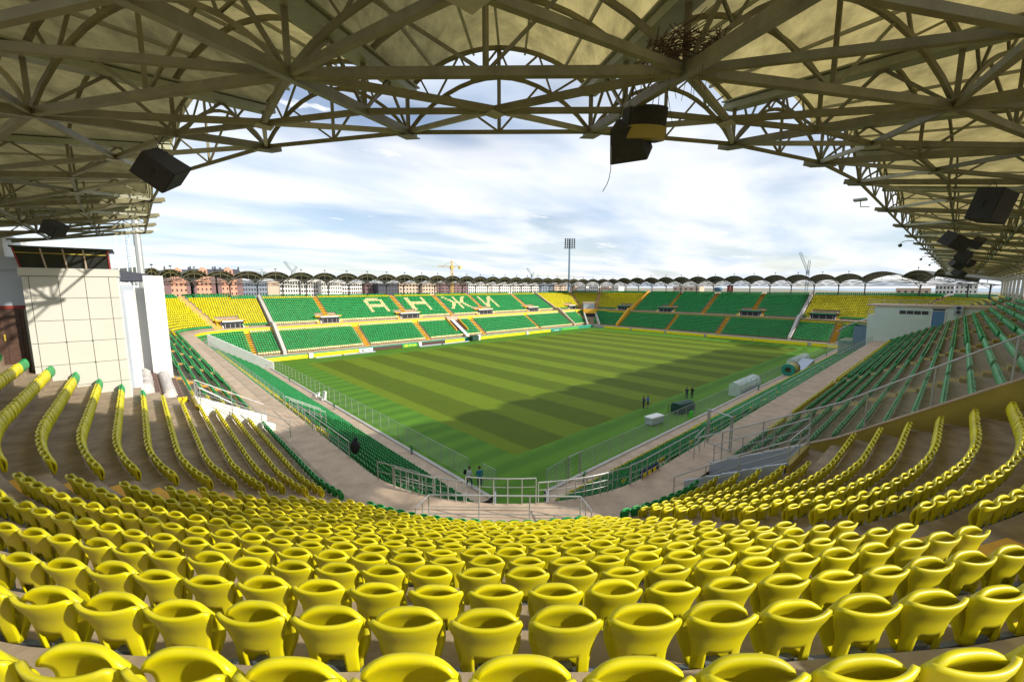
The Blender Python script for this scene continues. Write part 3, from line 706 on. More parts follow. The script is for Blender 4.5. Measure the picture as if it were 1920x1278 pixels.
# ------------------------------------------------------------------ roof
RS0, RZ0, RSL = 17.4, 20.0, .18
def rz(s): return RZ0 - RSL * (s - RS0)
RINGS = [17.4, 19.5, 21.6, 23.7, 25.8]
UPV = np.array([0, 0, 1.])
class Line:      # one radial frame line of a roof: point on it at offset s
    def __init__(l, seg, u): l.seg, l.u = seg, u
    def p(l, s, z):
        x, y, _ = seg_pt(l.seg, l.u, s); return np.array([x, y, z])
def arch_pts(a, b, rise, n=12):
    """arc from a to b rising by 'rise' in the middle"""
    t = np.linspace(0, 1, n + 1)[:, None]; return a + (b - a) * t + UPV * (rise * (1 - (2 * t - 1) ** 2) ** .92)
def make_roof(name_label, lines, detail, panel='roof_polycarbonate', z_off=0.0, vault=.235, rim='roof_steel', steel='roof_steel'):
    l0 = lines[len(lines) // 2]; x, y, _ = seg_pt(l0.seg, l0.u, 25.5)
    root = thing('stadium_roof', name_label, 'roof', (x, y, up_z(17)))
    B = lambda mb, nm, m: local(root.location, mb).build(nm, m, root)
    zb = lambda s: rz(s) + z_off
    GH = .82
    for l in lines:
        d = detail(l)
        m = MB(); k = .15 if d else .13
        s_b = 34.4 if l.seg == 'near_side' else 25.9; m.beam(l.p(17.0, zb(17.0)), l.p(s_b, zb(s_b)), .12, k)  # near-side chords run on under the roof length added for shade
        m.beam(l.p(17.1, zb(17.1) - .10), l.p(17.75, zb(17.75) - .10), .34, .02)
        for s in RINGS:
            m.beam(l.p(s, zb(s)), l.p(s, zb(s) + GH), .07 if d else .10)
        if d:
            for s0, s1 in zip(RINGS[:-1], RINGS[1:]):
                m.beam(l.p(s0, zb(s0)), l.p((s0 + s1) / 2, zb((s0 + s1) / 2) + GH), .05); m.beam(l.p((s0 + s1) / 2, zb((s0 + s1) / 2) + GH), l.p(s1, zb(s1)), .05)
        B(m, 'radial_truss', steel)
        g = MB(); g.beam(l.p(17.2, zb(17.2) + GH + .05), l.p(26.2, zb(26.2) + GH + .05), .34, .14); g.beam(l.p(17.2, zb(17.2) + GH + .16), l.p(26.2, zb(26.2) + GH + .16), .46, .03)
        B(g, 'gutter', 'gutter_steel' if steel == 'roof_steel' else steel)
    for li, (a, b) in enumerate(zip(lines[:-1], lines[1:])):
        d = detail(a)
        # bottom plane: ring chords and diagonals through the mid-bay nodes
        mid = {s: (a.p(s, zb(s)) + b.p(s, zb(s))) / 2 for s in RINGS}
        c = MB(); c.beam(a.p(17.4, zb(17.4)), b.p(17.4, zb(17.4)), .06, .08); B(c, 'front_chord', steel)
        for s in (21.6, 25.8):
            c = MB(); c.beam(a.p(s, zb(s) + .005), b.p(s, zb(s) + .005), .095, .12); B(c, 'ring_chord', steel)
        for s in (19.5, 23.7):
            c = MB(); c.beam(a.p(s, zb(s) - .004), mid[s] - UPV * .004, .075, .09); c.beam(mid[s] - UPV * .004, b.p(s, zb(s) - .004), .075, .09); B(c, 'ring_chord', steel)
        for s0, sm, s1 in ((17.4, 19.5, 21.6), (21.6, 23.7, 25.8)):
            for e in (a, b):
                c = MB(); c.beam(e.p(s0, zb(s0) + .012), mid[sm] + UPV * .012, .075, .095); B(c, 'diagonal_brace', ('roof_steel_light' if s0 < 18 else steel) if steel == 'roof_steel' else steel)
                c = MB(); c.beam(mid[sm] + UPV * .016, e.p(s1, zb(s1) + .016), .085, .105); B(c, 'diagonal_brace', steel)
            if d:
                q = mid[sm]; B(MB().box(q[0] - .15, q[0] + .15, q[1] - .13, q[1] + .13, q[2] - .075, q[2] - .06), 'gusset_plate', 'roof_steel_light')
        w_of = lambda s: np.linalg.norm(a.p(s, 0) - b.p(s, 0)) * (.55 if b.seg == 'near_side' else 1)
        # arched trusses
        for s in RINGS:
            ga, gb = a.p(s, zb(s) + GH + .06), b.p(s, zb(s) + GH + .06); rise = vault * w_of(s)
            n = 14 if d else 8
            top = arch_pts(ga, gb, rise, n); t = MB()
            for p, q in zip(top[:-1], top[1:]): t.beam(p, q, .06, .08)
            if s in (17.4, 21.6, 25.8) or not d:
                lowa = arch_pts(a.p(s, zb(s)), b.p(s, zb(s)), rise * .60 + .62, n)
                if d or s == 17.4:
                    for p, q in zip(lowa[:-1], lowa[1:]): t.beam(p, q, .055, .075)
                    for k in range(2, n, 3):
                        t.beam(lowa[k], top[min(n, k + 2)], .038); t.beam(lowa[k], top[max(0, k - 1)], .038)
                    mid_b = (a.p(s, zb(s)) + b.p(s, zb(s))) / 2
                    t.beam(mid_b, top[n // 2], .06)
                    for f in (.25, .75):
                        pb = a.p(s, zb(s)) * (1 - f) + b.p(s, zb(s)) * f; t.beam(mid_b if d else pb, lowa[int(n * f)], .04)
            B(t, 'arch_truss', rim if s == 17.4 else steel)
        # purlins and the translucent barrel vault
        s_end = 34.5 if a.seg == 'near_side' else 26.1; ss = np.linspace(17.15, s_end, 5 if d else 3); n = 14 if d else 8; V = [];  # near-side vaults lengthened behind the terrace, added to shade the pitch
        for s in ss:
            ga, gb = a.p(s, zb(s) + GH + .14), b.p(s, zb(s) + GH + .14); V.append(arch_pts(ga, gb, vault * w_of(s), n))
        if d:
            pl = MB()
            for k in (2, 5, 7, 9, 12):
                for q in range(len(ss) - 1): pl.beam(V[q][k] - UPV * .05, V[q + 1][k] - UPV * .05, .045, .06)
            B(pl, 'purlin', 'roof_steel_light')
        sh = MB(); m = n + 1
        for row in V: sh.v += [tuple(p + UPV * .012) for p in row]
        for q in range(len(ss) - 1):
            for k in range(n): sh.f.append((q * m + k, q * m + k + 1, (q + 1) * m + k + 1, (q + 1) * m + k))
        o = local(root.location, sh).build('roof_panel', panel, root, True)
    return root
near_lines = [Line('left_end', 7.4), Line('left_end', 3.3), Line('left_end', -.8), Line('left_end', -5.7), Line('near_corner', 8.3), Line('near_corner', 27), Line('near_corner', 40.0), Line('near_corner', 53.7), Line('near_corner', 66.1), Line('near_corner', 78), Line('near_corner', 90)] + \
    [Line('near_side', -8.2 + 7.3 * k) for k in range(1, 17)]
make_roof('olive steel truss roof of translucent arched bays overhead', near_lines, lambda l: l.seg != 'near_side' or l.u < 34, vault=.215)
far_lines = [Line('right_corner', 30 * k) for k in range(0, 3)] + [Line('far_end', Y0 + (Y1 - Y0) / 13 * k) for k in range(13)] + [Line('far_corner', 15 * k) for k in range(6)] + \
    [Line('far_side', X1 - (X1 - X0) / 20 * k) for k in range(20)] + [Line('left_corner', 18 * k) for k in range(6)]
make_roof('low scalloped roof of grey arched bays along the far terraces', far_lines, lambda l: False, 'far_roof_sheet', -1.55, .17, 'roof_steel', 'far_steel')
def column(l, z_off=0.0, s=25.4, m='dark_steel', zbase=None, r=.16):
    zt = rz(s) + z_off; zb_ = up_z(16) - .05 if zbase is None else zbase; p = l.p(s, zb_); q = l.p(s, zt)
    o = MB().tube((0, 0, 0), (0, 0, zt - zb_), r, 8); o.beam((0, 0, zt - zb_ - 1.0), (*(l.p(s - 2.2, rz(s - 2.2) + z_off) - p),), .1) ; o.beam((0, 0, zt - zb_ - 1.0), (*(l.p(s + .6, rz(s + .6) + z_off) - p),), .1)
    o.box(-.22, .22, -.22, .22, 0, .06)
    e = o.build('roof_column', m); e.location = p; return e
for l in far_lines:
    tag(column(l, -1.55, 24.3, zbase=up_z(15) - .3), 'dark steel column under the scalloped roof behind the far terraces', 'column', 'columns of the far roof')
for l in near_lines[11:]:
    tag(column(l, 0, 25.75, 'galvanised_steel', zbase=up_z(17)), 'grey steel column at the back of the green terrace beside the booth', 'column', 'columns of the near roof')
# ------------------------------------------------------------------ the white tower block beside the left terrace
def hexbox(mb, x0, x1, y0, y1, z0, z1): return mb.box(x0, x1, y0, y1, z0, z1)
TY = 2.0
tw = thing('tower_block', 'cream panelled tower with dark glazed cabin on top beside yellow seat rows', 'tower', (-28.7, 3.5, 10))
TB = lambda mb, nm, m: local(tw.location, mb).build(nm, m, tw)
TB(MB().box(-30.38, -27.07, TY + .03, 4.6, 9.0, 17.40), 'core', 'panel_joint')
xs = [-30.38, -30.15, -29.2, -28.27, -27.4, -27.05]; zs = [9.4, 10.45, 11.5, 12.62, 13.75, 14.85, 15.95, 17.02]
for a, b in zip(xs[:-1], xs[1:]):
    for c, d in zip(zs[:-1], zs[1:]): TB(MB().box(a + .012, b - .012, TY - .012 + random.uniform(-.003, .003), TY + .06, c + .012, d - .012), 'facade_panel', 'cream_panel')
for c, d in zip(zs[:-1], zs[1:]):
    for a, b in ((TY + .07, 3.3), (3.3, 4.6)): TB(MB().box(-27.08, -27.02, a + .01, b - .01, c + .012, d - .012), 'facade_panel', 'white_paint')  # side panels painted whiter than the front for the sun on them
TB(MB().box(-30.45, -26.98, TY - .06, 4.65, 17.04, 17.42), 'cornice', 'cream_panel')
cb = MB(); cb.hexa([(-30.36, TY + .1, 17.42), (-27.3, TY + .1, 17.42), (-27.3, 4.4, 17.42), (-30.36, 4.4, 17.42), (-30.5, TY - .1, 18.36), (-27.3, TY - .1, 18.36), (-27.3, 4.4, 18.36), (-30.5, 4.4, 18.36)]); TB(cb, 'cabin_glass', 'glass_dark')
TB(MB().box(-30.6, -27.1, TY - .2, 4.5, 18.36, 18.44), 'cabin_roof', 'dark_steel')
for f in (0, .27, .5, .72, 1):
    xb, xt = -30.36 + 3.06 * f, -30.5 + 3.2 * f; TB(MB().beam((xb, TY + .07, 17.42), (xt, TY - .13, 18.36), .05, .06), 'mullion', 'tan_render' if 0 < f < 1 else 'red_paint')
TB(MB().beam((-30.47, TY - .12, 18.12), (-27.3, TY - .12, 18.12), .03, .05), 'mullion', 'ochre_paint')
for p in ((-29.2, 13.75), (-28.27, 13.75), (-28.27, 12.62)): TB(MB().box(p[0] - .03, p[0] + .03, TY - .03, TY - .012, p[1] - .03, p[1] + .03), 'bolt', 'dark_steel')
# wing to the left with the brown door
wg = thing('entrance_wing', 'grey metal clad wall with a brown panelled door behind the top seats', 'building', (-33, 4.0, 12))
WB = lambda mb, nm, m: local(wg.location, mb).build(nm, m, wg)
WB(MB().box(-38, -30.42, TY + 1.2, 12, 9, 15.55), 'base_wall', 'white_paint'); WB(MB().box(-38, -30.42, TY + 1.1, 12, 15.55, 17.35), 'clad_band', 'grey_panel')
WB(MB().box(-38.1, -30.40, TY + .95, 12, 17.35, 17.95), 'fascia', 'grey_panel'); WB(MB().box(-38, -31.2, 5.0, 12, 17.95, 19.3), 'upper_wall', 'white_paint')
for k in range(6): WB(MB().box(-30.45 - 1.15 * k, -30.43 - 1.15 * k, TY + 1.07, TY + 1.1, 15.6, 17.3), 'seam', 'dark_steel')
d = WB(MB().box(-32.0, -30.62, TY + 1.06, TY + 1.19, 12.6, 15.45), 'door', 'brown_door')
for a in (-31.9, -31.25):
    for z0, z1 in ((12.75, 13.6), (13.75, 14.5), (14.65, 15.3)): local(wg.location, MB().box(a, a + .5, TY + 1.03, TY + 1.06, z0, z1)).build('door_panel', 'brown_door', d)
local(wg.location, MB().box(-31.33, -31.28, TY + .99, TY + 1.06, 13.9, 14.2)).build('handle', 'crane_yellow', d)
WB(MB().box(-32.15, -30.5, TY + 1.02, TY + 1.2, 15.45, 15.6), 'door_frame', 'red_paint')
# wall behind the sheeted seats
bk = thing('stand_building', 'white rendered wall and fin behind the sheeted seats', 'building', (-26.5, 12, 8))
KB = lambda mb, nm, m: local(bk.location, mb).build(nm, m, bk)
KB(MB().box(-34, -26.9, 4.66, 40, 7, 16.3), 'wall', 'grey_panel'); KB(MB().box(-34, -26.5, 4.66, 40, 16.3, 16.62), 'parapet', 'grey_panel')
KB(MB().box(-25.9, -24.75, 13.2, 15.2, 7, 17.35), 'fin_wall', 'white_paint'); KB(MB().box(-26.95, -25.9, 14.2, 15.2, 7, 16.45), 'recess_wall', 'construction_white'); KB(MB().box(-27.4, -26.55, 4.67, 5.6, 7, 16.75), 'pilaster', 'white_paint')
KB(MB().hexa([(-27.6, 17, 17.0), (-25.2, 17, 17.0), (-25.2, 25, 17.0), (-27.6, 25, 17.0), (-27.6, 17, 17.9), (-25.2, 17, 17.5), (-25.2, 25, 17.5), (-27.6, 25, 17.9)]), 'roof_canopy', 'dark_slate')
for z in (9, 10.5, 12, 13.5, 15): KB(MB().box(-26.9, -26.885, 6.4, 14, z, z + .03), 'seam', 'grey_panel')
for yy in (8.2, 10.1, 12.0): KB(MB().box(-26.9, -26.885, yy, yy + .03, 7, 16.3), 'seam', 'grey_panel')
for k, (px_, top, dep) in enumerate(((213, 425, 42), (229, 437, 44), (238, 447, 46), (246, 462, 48))):
    p = at_depth(px_ + 10, 505, dep); q = at_depth(px_, top, dep)
    tag(local((p[0], p[1], 15), MB().tube((p[0], p[1], 15), (p[0], p[1], q[2]), .05, 6).tube((p[0], p[1], 15), (p[0], p[1], 15.4), .12, 6)).build('antenna_mast', 'white_paint'), 'thin white pole on the roof behind the cream tower', 'mast', 'white poles behind the tower').location = (p[0], p[1], 15)
pp = at_depth(263, 500, 62); lm = thing('floodlight_mast', 'grey mast with blue ladder rising behind the cream tower into the roof line', 'floodlight', (pp[0], pp[1], 0))
MB().tube((0, 0, 0), (0, 0, 48), .55, 10, .38).build('pole', 'galvanised_steel', lm)
ld = MB(); ld.beam((-.9, .5, 4), (-.9, .5, 46), .06); ld.beam((-1.3, .5, 4), (-1.3, .5, 46), .06)
for k in range(90): ld.beam((-.9, .5, 4 + .46 * k), (-1.3, .5, 4 + .46 * k), .05)
ld.build('ladder', 'blue_steel', lm)

# ------------------------------------------------------------------ sheeted seats on the slatted deck
dk = thing('slatted_deck', 'stepped brown slatted deck carrying the sheeted seats', 'deck', (-25.8, 9.5, 9.2))
DB = lambda mb, nm, m: local(dk.location, mb).build(nm, m, dk)
for k in range(9):
    for lvl, (x0, zz) in enumerate(((-25.75, 9.42), (-26.85, 9.95))):
        xa = x0 + .125 * k; DB(MB().box(xa, xa + .105, 4.75, 13.8, zz - .05, zz + random.uniform(0, .012)), 'slat', 'wood_slat')
DB(MB().box(-25.78, -24.62, 4.78, 13.8, 8.6, 9.36), 'riser', 'tread_concrete'); DB(MB().box(-26.88, -25.76, 4.78, 13.8, 8.6, 9.89), 'riser', 'tread_concrete')
DB(MB().box(-26.3, -24.55, 4.60, 4.74, 8.6, 9.55), 'yellow_kerb', 'yellow_paint'); DB(MB().box(-24.60, -24.45, 4.60, 5.6, 8.4, 9.2), 'yellow_kerb', 'yellow_paint')
def sheeted(x, z, y0, y1, n, lab):
    V = []; mseg = 11; rows = int((y1 - y0) / .12)
    for a in range(rows + 1):
        yy = y0 + (y1 - y0) * a / rows; bump = .06 * abs(math.sin(math.pi * (yy - y0) / (y1 - y0) * n))
        for b in range(mseg + 1):
            t = math.pi * b / mseg; rr = .34 + .05 * rng.standard_normal() * .5
            V.append((x - rr * 1.05 * math.cos(t), yy + .03 * rng.standard_normal(), z + (.62 + bump) * (math.sin(t) ** .7) * (1 + .05 * rng.standard_normal())))
    m = MB(); m.v = V
    for a in range(rows):
        for b in range(mseg): k = a * (mseg + 1) + b; m.f.append((k, k + 1, k + mseg + 2, k + mseg + 1))
    m.f.append(tuple(range(mseg, -1, -1))); m.f.append(tuple(rows * (mseg + 1) + b for b in range(mseg + 1)))
    o = local((x, (y0 + y1) / 2, z), m).build('dust_sheet', 'dust_sheet', None, True); o.location = (x, (y0 + y1) / 2, z); tag(o, lab, 'sheet')
sheeted(-25.35, 9.44, 5.0, 13.1, 11, 'long crumpled pale plastic sheet over a row of seats on the deck')
for k, (a, b) in enumerate(((5.0, 7.0), (7.15, 9.2), (9.35, 11.4))): sheeted(-26.42, 9.97, a, b, 3, ('crumpled pale sheet heap at the end by the yellow kerb', 'crumpled pale sheet heap between two other heaps', 'crumpled pale sheet heap nearest the white fin wall')[k])

# ------------------------------------------------------------------ railings
def railing(name, label, pts, h=1.0, bars=(.35, .65), step=1.7, r=.023, m='galvanised_steel', group=None, cat='railing', slope_bars=True, ends=True):
    pts = [np.asarray(p, float) for p in pts]; o = thing(name, label, cat, tuple(pts[0]), group); L0 = pts[0]
    for a, b in zip(pts[:-1], pts[1:]):
        n = max(1, int(round(np.linalg.norm((b - a)[:2]) / step)))
        for k in range(n + (1 if b is pts[-1] else 0)):
            p = a + (b - a) * k / n - L0; MB().tube(p, p + UPV * h, r * 1.05, 6).build('post', m, o)
    t = MB().poly_tube([p - L0 + UPV * h for p in pts], r * 1.25, 6); t.build('top_rail', m, o)
    for z in bars: MB().poly_tube([p - L0 + UPV * z for p in pts], r * .65, 5).build('mid_rail', m, o)
    return o
def arcp(a0, a1, s, z, n=12): return [polar(a0 + (a1 - a0) * k / n, s, z) for k in range(n + 1)]
railing('railing', 'curved steel railing above the green corner rows, left of the gangway', arcp(15, 36, 10.22, ZC, 10))
railing('railing', 'curved steel railing above the green corner rows, beyond the gangway', arcp(54.6, 74, 10.22, ZC, 8))
railing('railing', 'short bent steel railing bridging the mouth of the pitch gangway', arcp(36.5, 54, 10.2, ZC, 5), h=1.2, bars=(.4, .8))
a, b = np.array([-18.3, -14.3, ZC]), np.array([-13.8, -18.6, ZC])
o = railing('railing', 'straight steel railing in front of the lowest yellow seats facing the gangway', [a, b], h=1.05, bars=(.25, .55), step=2.1, r=.028)
railing('railing', 'short return of the straight railing by the green seats on the tower side', [a + (0, 0, 0), a + (-.9, -.55, 0)], h=1.05, bars=(.25, .55), step=.5)
railing('railing', 'short return of the straight railing by the green seats on the booth side', [b, b + np.array([-.55, -.95, 0])], h=1.05, bars=(.25, .55), step=.5)
railing('railing', 'long steel railing between the concourse and the green rows under the cream tower', [(X0 - 10.2, 7.6, ZC), (X0 - 10.2, 58, ZC)], bars=(.28, .52, .76), step=1.6)
railing('railing', 'steel railing at the corner end of the long green terrace', [(X0 - 10.2, -6.0, ZC), (X0 - 10.2, 5.2, ZC)], bars=(.3, .6))
railing('railing', 'long steel railing along the concourse in front of the yellow seat row', [(14.8, Y0 - 10.2, ZC), (43.2, Y0 - 10.2, ZC)], bars=(.3, .6), step=2.0)
railing('railing', 'steel railing along the concourse near the pale green booth', [(44.8, Y0 - 10.2, ZC), (69, Y0 - 10.2, ZC)], bars=(.3, .6), step=2.4)
railing('railing', 'steel railing between gate frame and yellow stairs on the concourse', [(-.6, Y0 - 10.2, ZC), (13.2, Y0 - 10.2, ZC)], bars=(.3, .6), step=2.0)
railing('railing', 'steel railing around the stair head by the striped notices', arcp(82, 90, 10.22, ZC, 3) + [np.array([-2.2, Y0 - 10.2, ZC])], bars=(.3, .6), step=1.2)
for seg, u, lab in (('near_corner', 11, 'stair handrail at the black sack'), ('near_corner', 79, 'stair handrail at the notice boards'), ('left_end', 6.5, 'stair handrail under the white notch wall')):
    for sg in (-.62, .62):
        x, y, n = seg_pt(seg, u, 10.2); n = np.array([*n, 0]); t = np.array([-n[1], n[0], 0]); p = np.array([x, y, ZC]) + t * sg
        railing('stair_handrail', 'sloping steel ' + lab + (' on the gangway side' if sg > 0 else ' on the far side'), [p, p - n * 2.6 - UPV * 1.55], h=.95, bars=(.45,), step=.9)
# rails round the two vomitory notches
zz5 = up_z(5) + .3
railing('railing', 'steel railing round the white walled notch, sloping up to the yellow seats', [(-19.9, -.2, ZC), (-22.6, 1.75, up_z(3)), (-24.1, 1.9, zz5), (-24.15, 4.6, zz5)], h=1.05, bars=(.3, .6), step=1.5)
railing('railing', 'steel railing on the far side of the white walled notch', [(-20.3, 4.75, ZC + .1), (-24.1, 4.75, zz5)], h=1.05, bars=(.3, .6), step=1.6)
railing('railing', 'steel railing round the grey walled notch beside yellow seats', [(-9.3, -20.35, ZC), (-8.2, -22.6, up_z(3) + .1), (-8.1, -24.3, zz5), (-5.0, -24.35, zz5)], h=1.05, bars=(.3, .6), step=1.5)
railing('railing', 'steel railing on top of the ochre wall beside the grey notch', [(-4.9, -20.35, ZC + .1), (-4.9, -24.3, zz5)], h=1.25, bars=(.4, .8), step=1.5)
# partition with mesh on an ochre wall
pt = thing('partition_fence', 'ochre wall with steel mesh fence climbing between yellow and green seats', 'fence', (-4.6, -20.3, ZC))
PB = lambda mb, nm, m: local(pt.location, mb).build(nm, m, pt)
zsl = lambda s: ZC + .55 * (s - UP_S)
wtop = lambda s: zsl(s) + .22 + max(0, .17 * (s - 17)); PX = -4.3
for s0, s1 in ((12.1, 17), (17, 22), (22, 27.4)):
    w = MB(); w.hexa([(PX - .1, Y0 - s0, zsl(s0) - 1), (PX + .1, Y0 - s0, zsl(s0) - 1), (PX + .1, Y0 - s1, zsl(s1) - 1), (PX - .1, Y0 - s1, zsl(s1) - 1), (PX - .1, Y0 - s0, wtop(s0)), (PX + .1, Y0 - s0, wtop(s0)), (PX + .1, Y0 - s1, wtop(s1)), (PX - .1, Y0 - s1, wtop(s1))]); PB(w, 'wall', 'ochre_paint')
    PB(MB().beam((PX, Y0 - s0, wtop(s0) + .025), (PX, Y0 - s1, wtop(s1) + .025), .26, .045), 'coping', 'concourse_concrete')
for k in range(9):
    s = 12.3 + 1.85 * k; PB(MB().tube((PX, Y0 - s, wtop(s)), (PX, Y0 - s, wtop(s) + 1.6), .03, 6), 'post', 'galvanised_steel')
PB(MB().poly_tube([(PX, Y0 - s, wtop(s) + 1.6) for s in (11.0, 17, 22, 27.4)], .035, 6), 'top_rail', 'galvanised_steel')
wm = MB()
for k in range(240):
    s = 12.3 + .063 * k
    for dz in (1, -1):
        s1 = s + .72 * dz
        if 12.2 < s1 < 27.4: wm.beam((PX, Y0 - s, wtop(s) + .06), (PX, Y0 - s1, wtop(s1) + 1.56), .006)
tag(PB(wm, 'wire_mesh', 'galvanised_steel'), kind='stuff')
railing('railing', 'sloping steel rail running from the mesh fence down to the gate frame', [(-4.6, Y0 - 11.0, ZC + .15), (-2.0, Y0 - 10.5, ZC)], h=1.2, bars=(.4, .8), step=1.4)
def gate_frame(p, q, h, label):
    p = np.asarray(p, float); q = np.asarray(q, float); o = thing('gate_frame', label, 'gate', tuple(p)); d = q - p
    for f in (0, .07, .93, 1): MB().tube(d * f, d * f + UPV * h, .04, 6).build('post', 'galvanised_steel', o)
    MB().tube(UPV * h, d + UPV * h, .04, 6).build('lintel', 'galvanised_steel', o); MB().tube(UPV * .05, d + UPV * .05, .03, 6).build('sill', 'galvanised_steel', o)
    lf = MB()
    for k in range(5): lf.tube(d * .02 + UPV * (.3 + .35 * k), d * .05 + np.array([.9, .25, 0]) + UPV * (.3 + .35 * k), .012, 5)
    lf.build('gate_leaf', 'galvanised_steel', o)
gate_frame((-1.2, -18.5, ZC), (-1.75, -20.1, ZC), 2.1, 'tall steel gate frame standing across the upper concourse')
gate_frame((-1.9, -8.15, ZW), (-.3, -8.15, ZW), 1.95, 'steel gate frame in the pitch fence beside a folded green seat')

# ------------------------------------------------------------------ pitch-side fences
def bar_fence(label, pts, z0, h, step, nb):
    o = thing('perimeter_fence', label, 'fence', tuple(pts[0]) + (z0,)); P = [np.array([*p, 0.]) - np.array([*pts[0], 0.]) for p in pts]
    for a, b in zip(P[:-1], P[1:]):
        n = max(1, int(np.linalg.norm(b - a) / step))
        for k in range(n + 1): MB().beam(a + (b - a) * k / n, a + (b - a) * k / n + UPV * h, .035).build('post', 'galvanised_steel', o)
    MB().poly_tube([p + UPV * h for p in P], .022, 6).build('top_rail', 'galvanised_steel', o)
    for k in range(nb): MB().poly_tube([p + UPV * (.12 + (h - .12) * k / nb) for p in P], .011, 4).build('rail', 'galvanised_steel', o)
bar_fence('long grey bar fence between the green lower rows and the goal line turf', [(-7.75, -2.6), (-7.75, 70)], ZW + .1, 1.7, 2.0, 8)
bar_fence('short bar fence panel at the corner where two people walk', [(-7.5, -4.15), (-7.5, -5.8)], ZW, 1.8, 1.6, 8)
bar_fence('long grey bar fence along the touchline in front of the dugouts', [(-.2, -7.95), (112, -7.95)], ZW + .1, 1.7, 2.2, 8)
bar_fence('short bar fence panel between gangway mouth and gate frame', [(-4.6, -8.3), (-2.0, -8.0)], ZW, 1.8, 1.3, 8)
# handrails on the gangway walls
for W, nm in ((GW1, 'tower'), (GW2, 'booth')):
    d_ = (W[1] - W[0]) / np.linalg.norm(W[1] - W[0]); nn_ = np.array([-d_[1], d_[0]]) * (-1 if nm == 'tower' else 1) * .1
    pp_ = []
    for t in (1.2, 3.5, 6.5, 9.5, 11.6):
        q = W[0] + d_ * t; dd = np.array([X0, Y0]) - q; sv = np.hypot(*dd) if (dd > 0).all() else max(dd); pp_.append((*(q + nn_), step_top(sv) + .02))
    railing('gangway_handrail', 'sloping steel handrail on the white gangway wall on the ' + nm + ' side', pp_, h=.9, bars=(.25, .45, .65), step=.5, r=.02)
ww = MB(); a_, b_ = np.array([-16.9, 68.6, 0]), np.array([-8.0, 59.6, 0]); c_ = np.array([.14, .14, 0])
for k in range(6):
    p, q = a_ + (b_ - a_) * k / 6, a_ + (b_ - a_) * (k + 1) / 6; z0, z1 = 6.6 - 5.4 * k / 6, 6.6 - 5.4 * (k + 1) / 6
    ww.hexa([p + UPV * (z0 - 1.2), q + UPV * (z1 - 1.2), q + c_ + UPV * (z1 - 1.2), p + c_ + UPV * (z0 - 1.2), p + UPV * (z0 + 1.0), q + UPV * (z1 + 1.0), q + c_ + UPV * (z1 + 1.0), p + c_ + UPV * (z0 + 1.0)])
tag(local((-12.4, 64, 1), ww).build('ramp_wall', 'white_paint'), 'white sloping wall at the far end of the long green lower rows', 'wall').location = (-12.4, 64, 1)
# ------------------------------------------------------------------ far perimeter boards
def board(seg, u0, u1, m, z0=.06, z1=.92, s=-.55, name='advertising_board', lab=None, grp='yellow boards round the far sides'):
    x0, y0, n = seg_pt(seg, u0, s); x1, y1, _ = seg_pt(seg, u1, s); c = ((x0 + x1) / 2, (y0 + y1) / 2, 0); t = thing(name, lab, 'board', c, grp)
    p, q = np.array([x0, y0, 0]) - c, np.array([x1, y1, 0]) - c
    MB().beam(p + UPV * (z0 + z1) / 2, q + UPV * (z0 + z1) / 2, .06, z1 - z0).build('panel', m, t)
    for f in (.1, .9): r_ = p + (q - p) * f; MB().beam(r_ + np.array([*n, 0]) * .05 + UPV * z1 * .7, r_ + np.array([*n, 0]) * .42 + UPV * .02, .04).build('strut', 'dark_steel', t)
    return t
for k, (a, b) in enumerate(((-7.6, 2.6), (3.4, 14.4))): board('far_side', a, b, 'ad_yellow', lab='yellow perimeter board left of the white emblem sign')
for a, b in ((40.5, 47.5), (52.5, 63), (63.1, 74), (75, 87)): board('far_side', a, b, 'ad_yellow', lab='yellow perimeter board in front of the sunlit letter terrace')
for a, b in ((-7.5, -1), (0, 14), (14.2, 28), (28.8, 42), (42.8, 56), (56.8, 68.6)): board('far_end', a, b, 'ad_yellow', lab='yellow perimeter board in front of the shaded end terrace')
sgn = board('far_side', 14.6, 18.2, 'paper', lab='white sign with a dark cross emblem among the far boards', grp=None, name='emblem_sign')
em = MB()
for ang in range(4):
    c, s_ = math.cos(ang * math.pi / 2 + math.pi / 4), math.sin(ang * math.pi / 2 + math.pi / 4); em.box(-.9 + .22 * c - .12, -.9 + .22 * c + .12, -.05, -.035, .48 + .22 * s_ - .12, .48 + .22 * s_ + .12)
em.build('emblem', 'dark_steel', sgn); MB().box(.55, .95, -.05, -.035, .62, .72).box(.55, .65, -.05, -.035, .45, .62).box(.55, .95, -.05, -.035, .42, .50).box(.85, .95, -.05, -.035, .24, .42).box(.55, .95, -.05, -.035, .20, .28).build('numeral', 'navy_cloth', sgn)
board('far_side', 18.4, 26.5, 'ad_brown', lab='dark brown perimeter board beside the emblem sign', grp=None); board('far_side', 32.2, 40.3, 'ad_brown', lab='dark brown perimeter board beside the white block', grp=None)
gb = board('far_side', 26.7, 31.6, 'ad_green', lab='bright green perimeter board with yellow letters', grp=None)
def stroke_text(txt, w, h, th):      # plain block capitals as bars, left to right
    G = {'E': [((0, 0), (0, 1)), ((0, 0), (1, 0)), ((0, .5), (.8, .5)), ((0, 1), (1, 1))], 'H': [((0, 0), (0, 1)), ((1, 0), (1, 1)), ((0, .5), (1, .5))], 'A': [((0, 0), (.5, 1)), ((1, 0), (.5, 1)), ((.25, .4), (.75, .4))]}
    m = MB()
    for i, ch in enumerate(txt):
        for (a, b), (c, d) in G[ch]: m.beam((i * w * 1.5 + a * w, 0, b * h), (i * w * 1.5 + c * w, 0, d * h), th, .012, (0, 1, 0))
    return m
tx = stroke_text('EHA', .85, .5, .13); tx.v = [(x - 1.8, y - .05, z + .24) for x, y, z in tx.v]; tx.build('lettering', 'ad_yellow', gb)
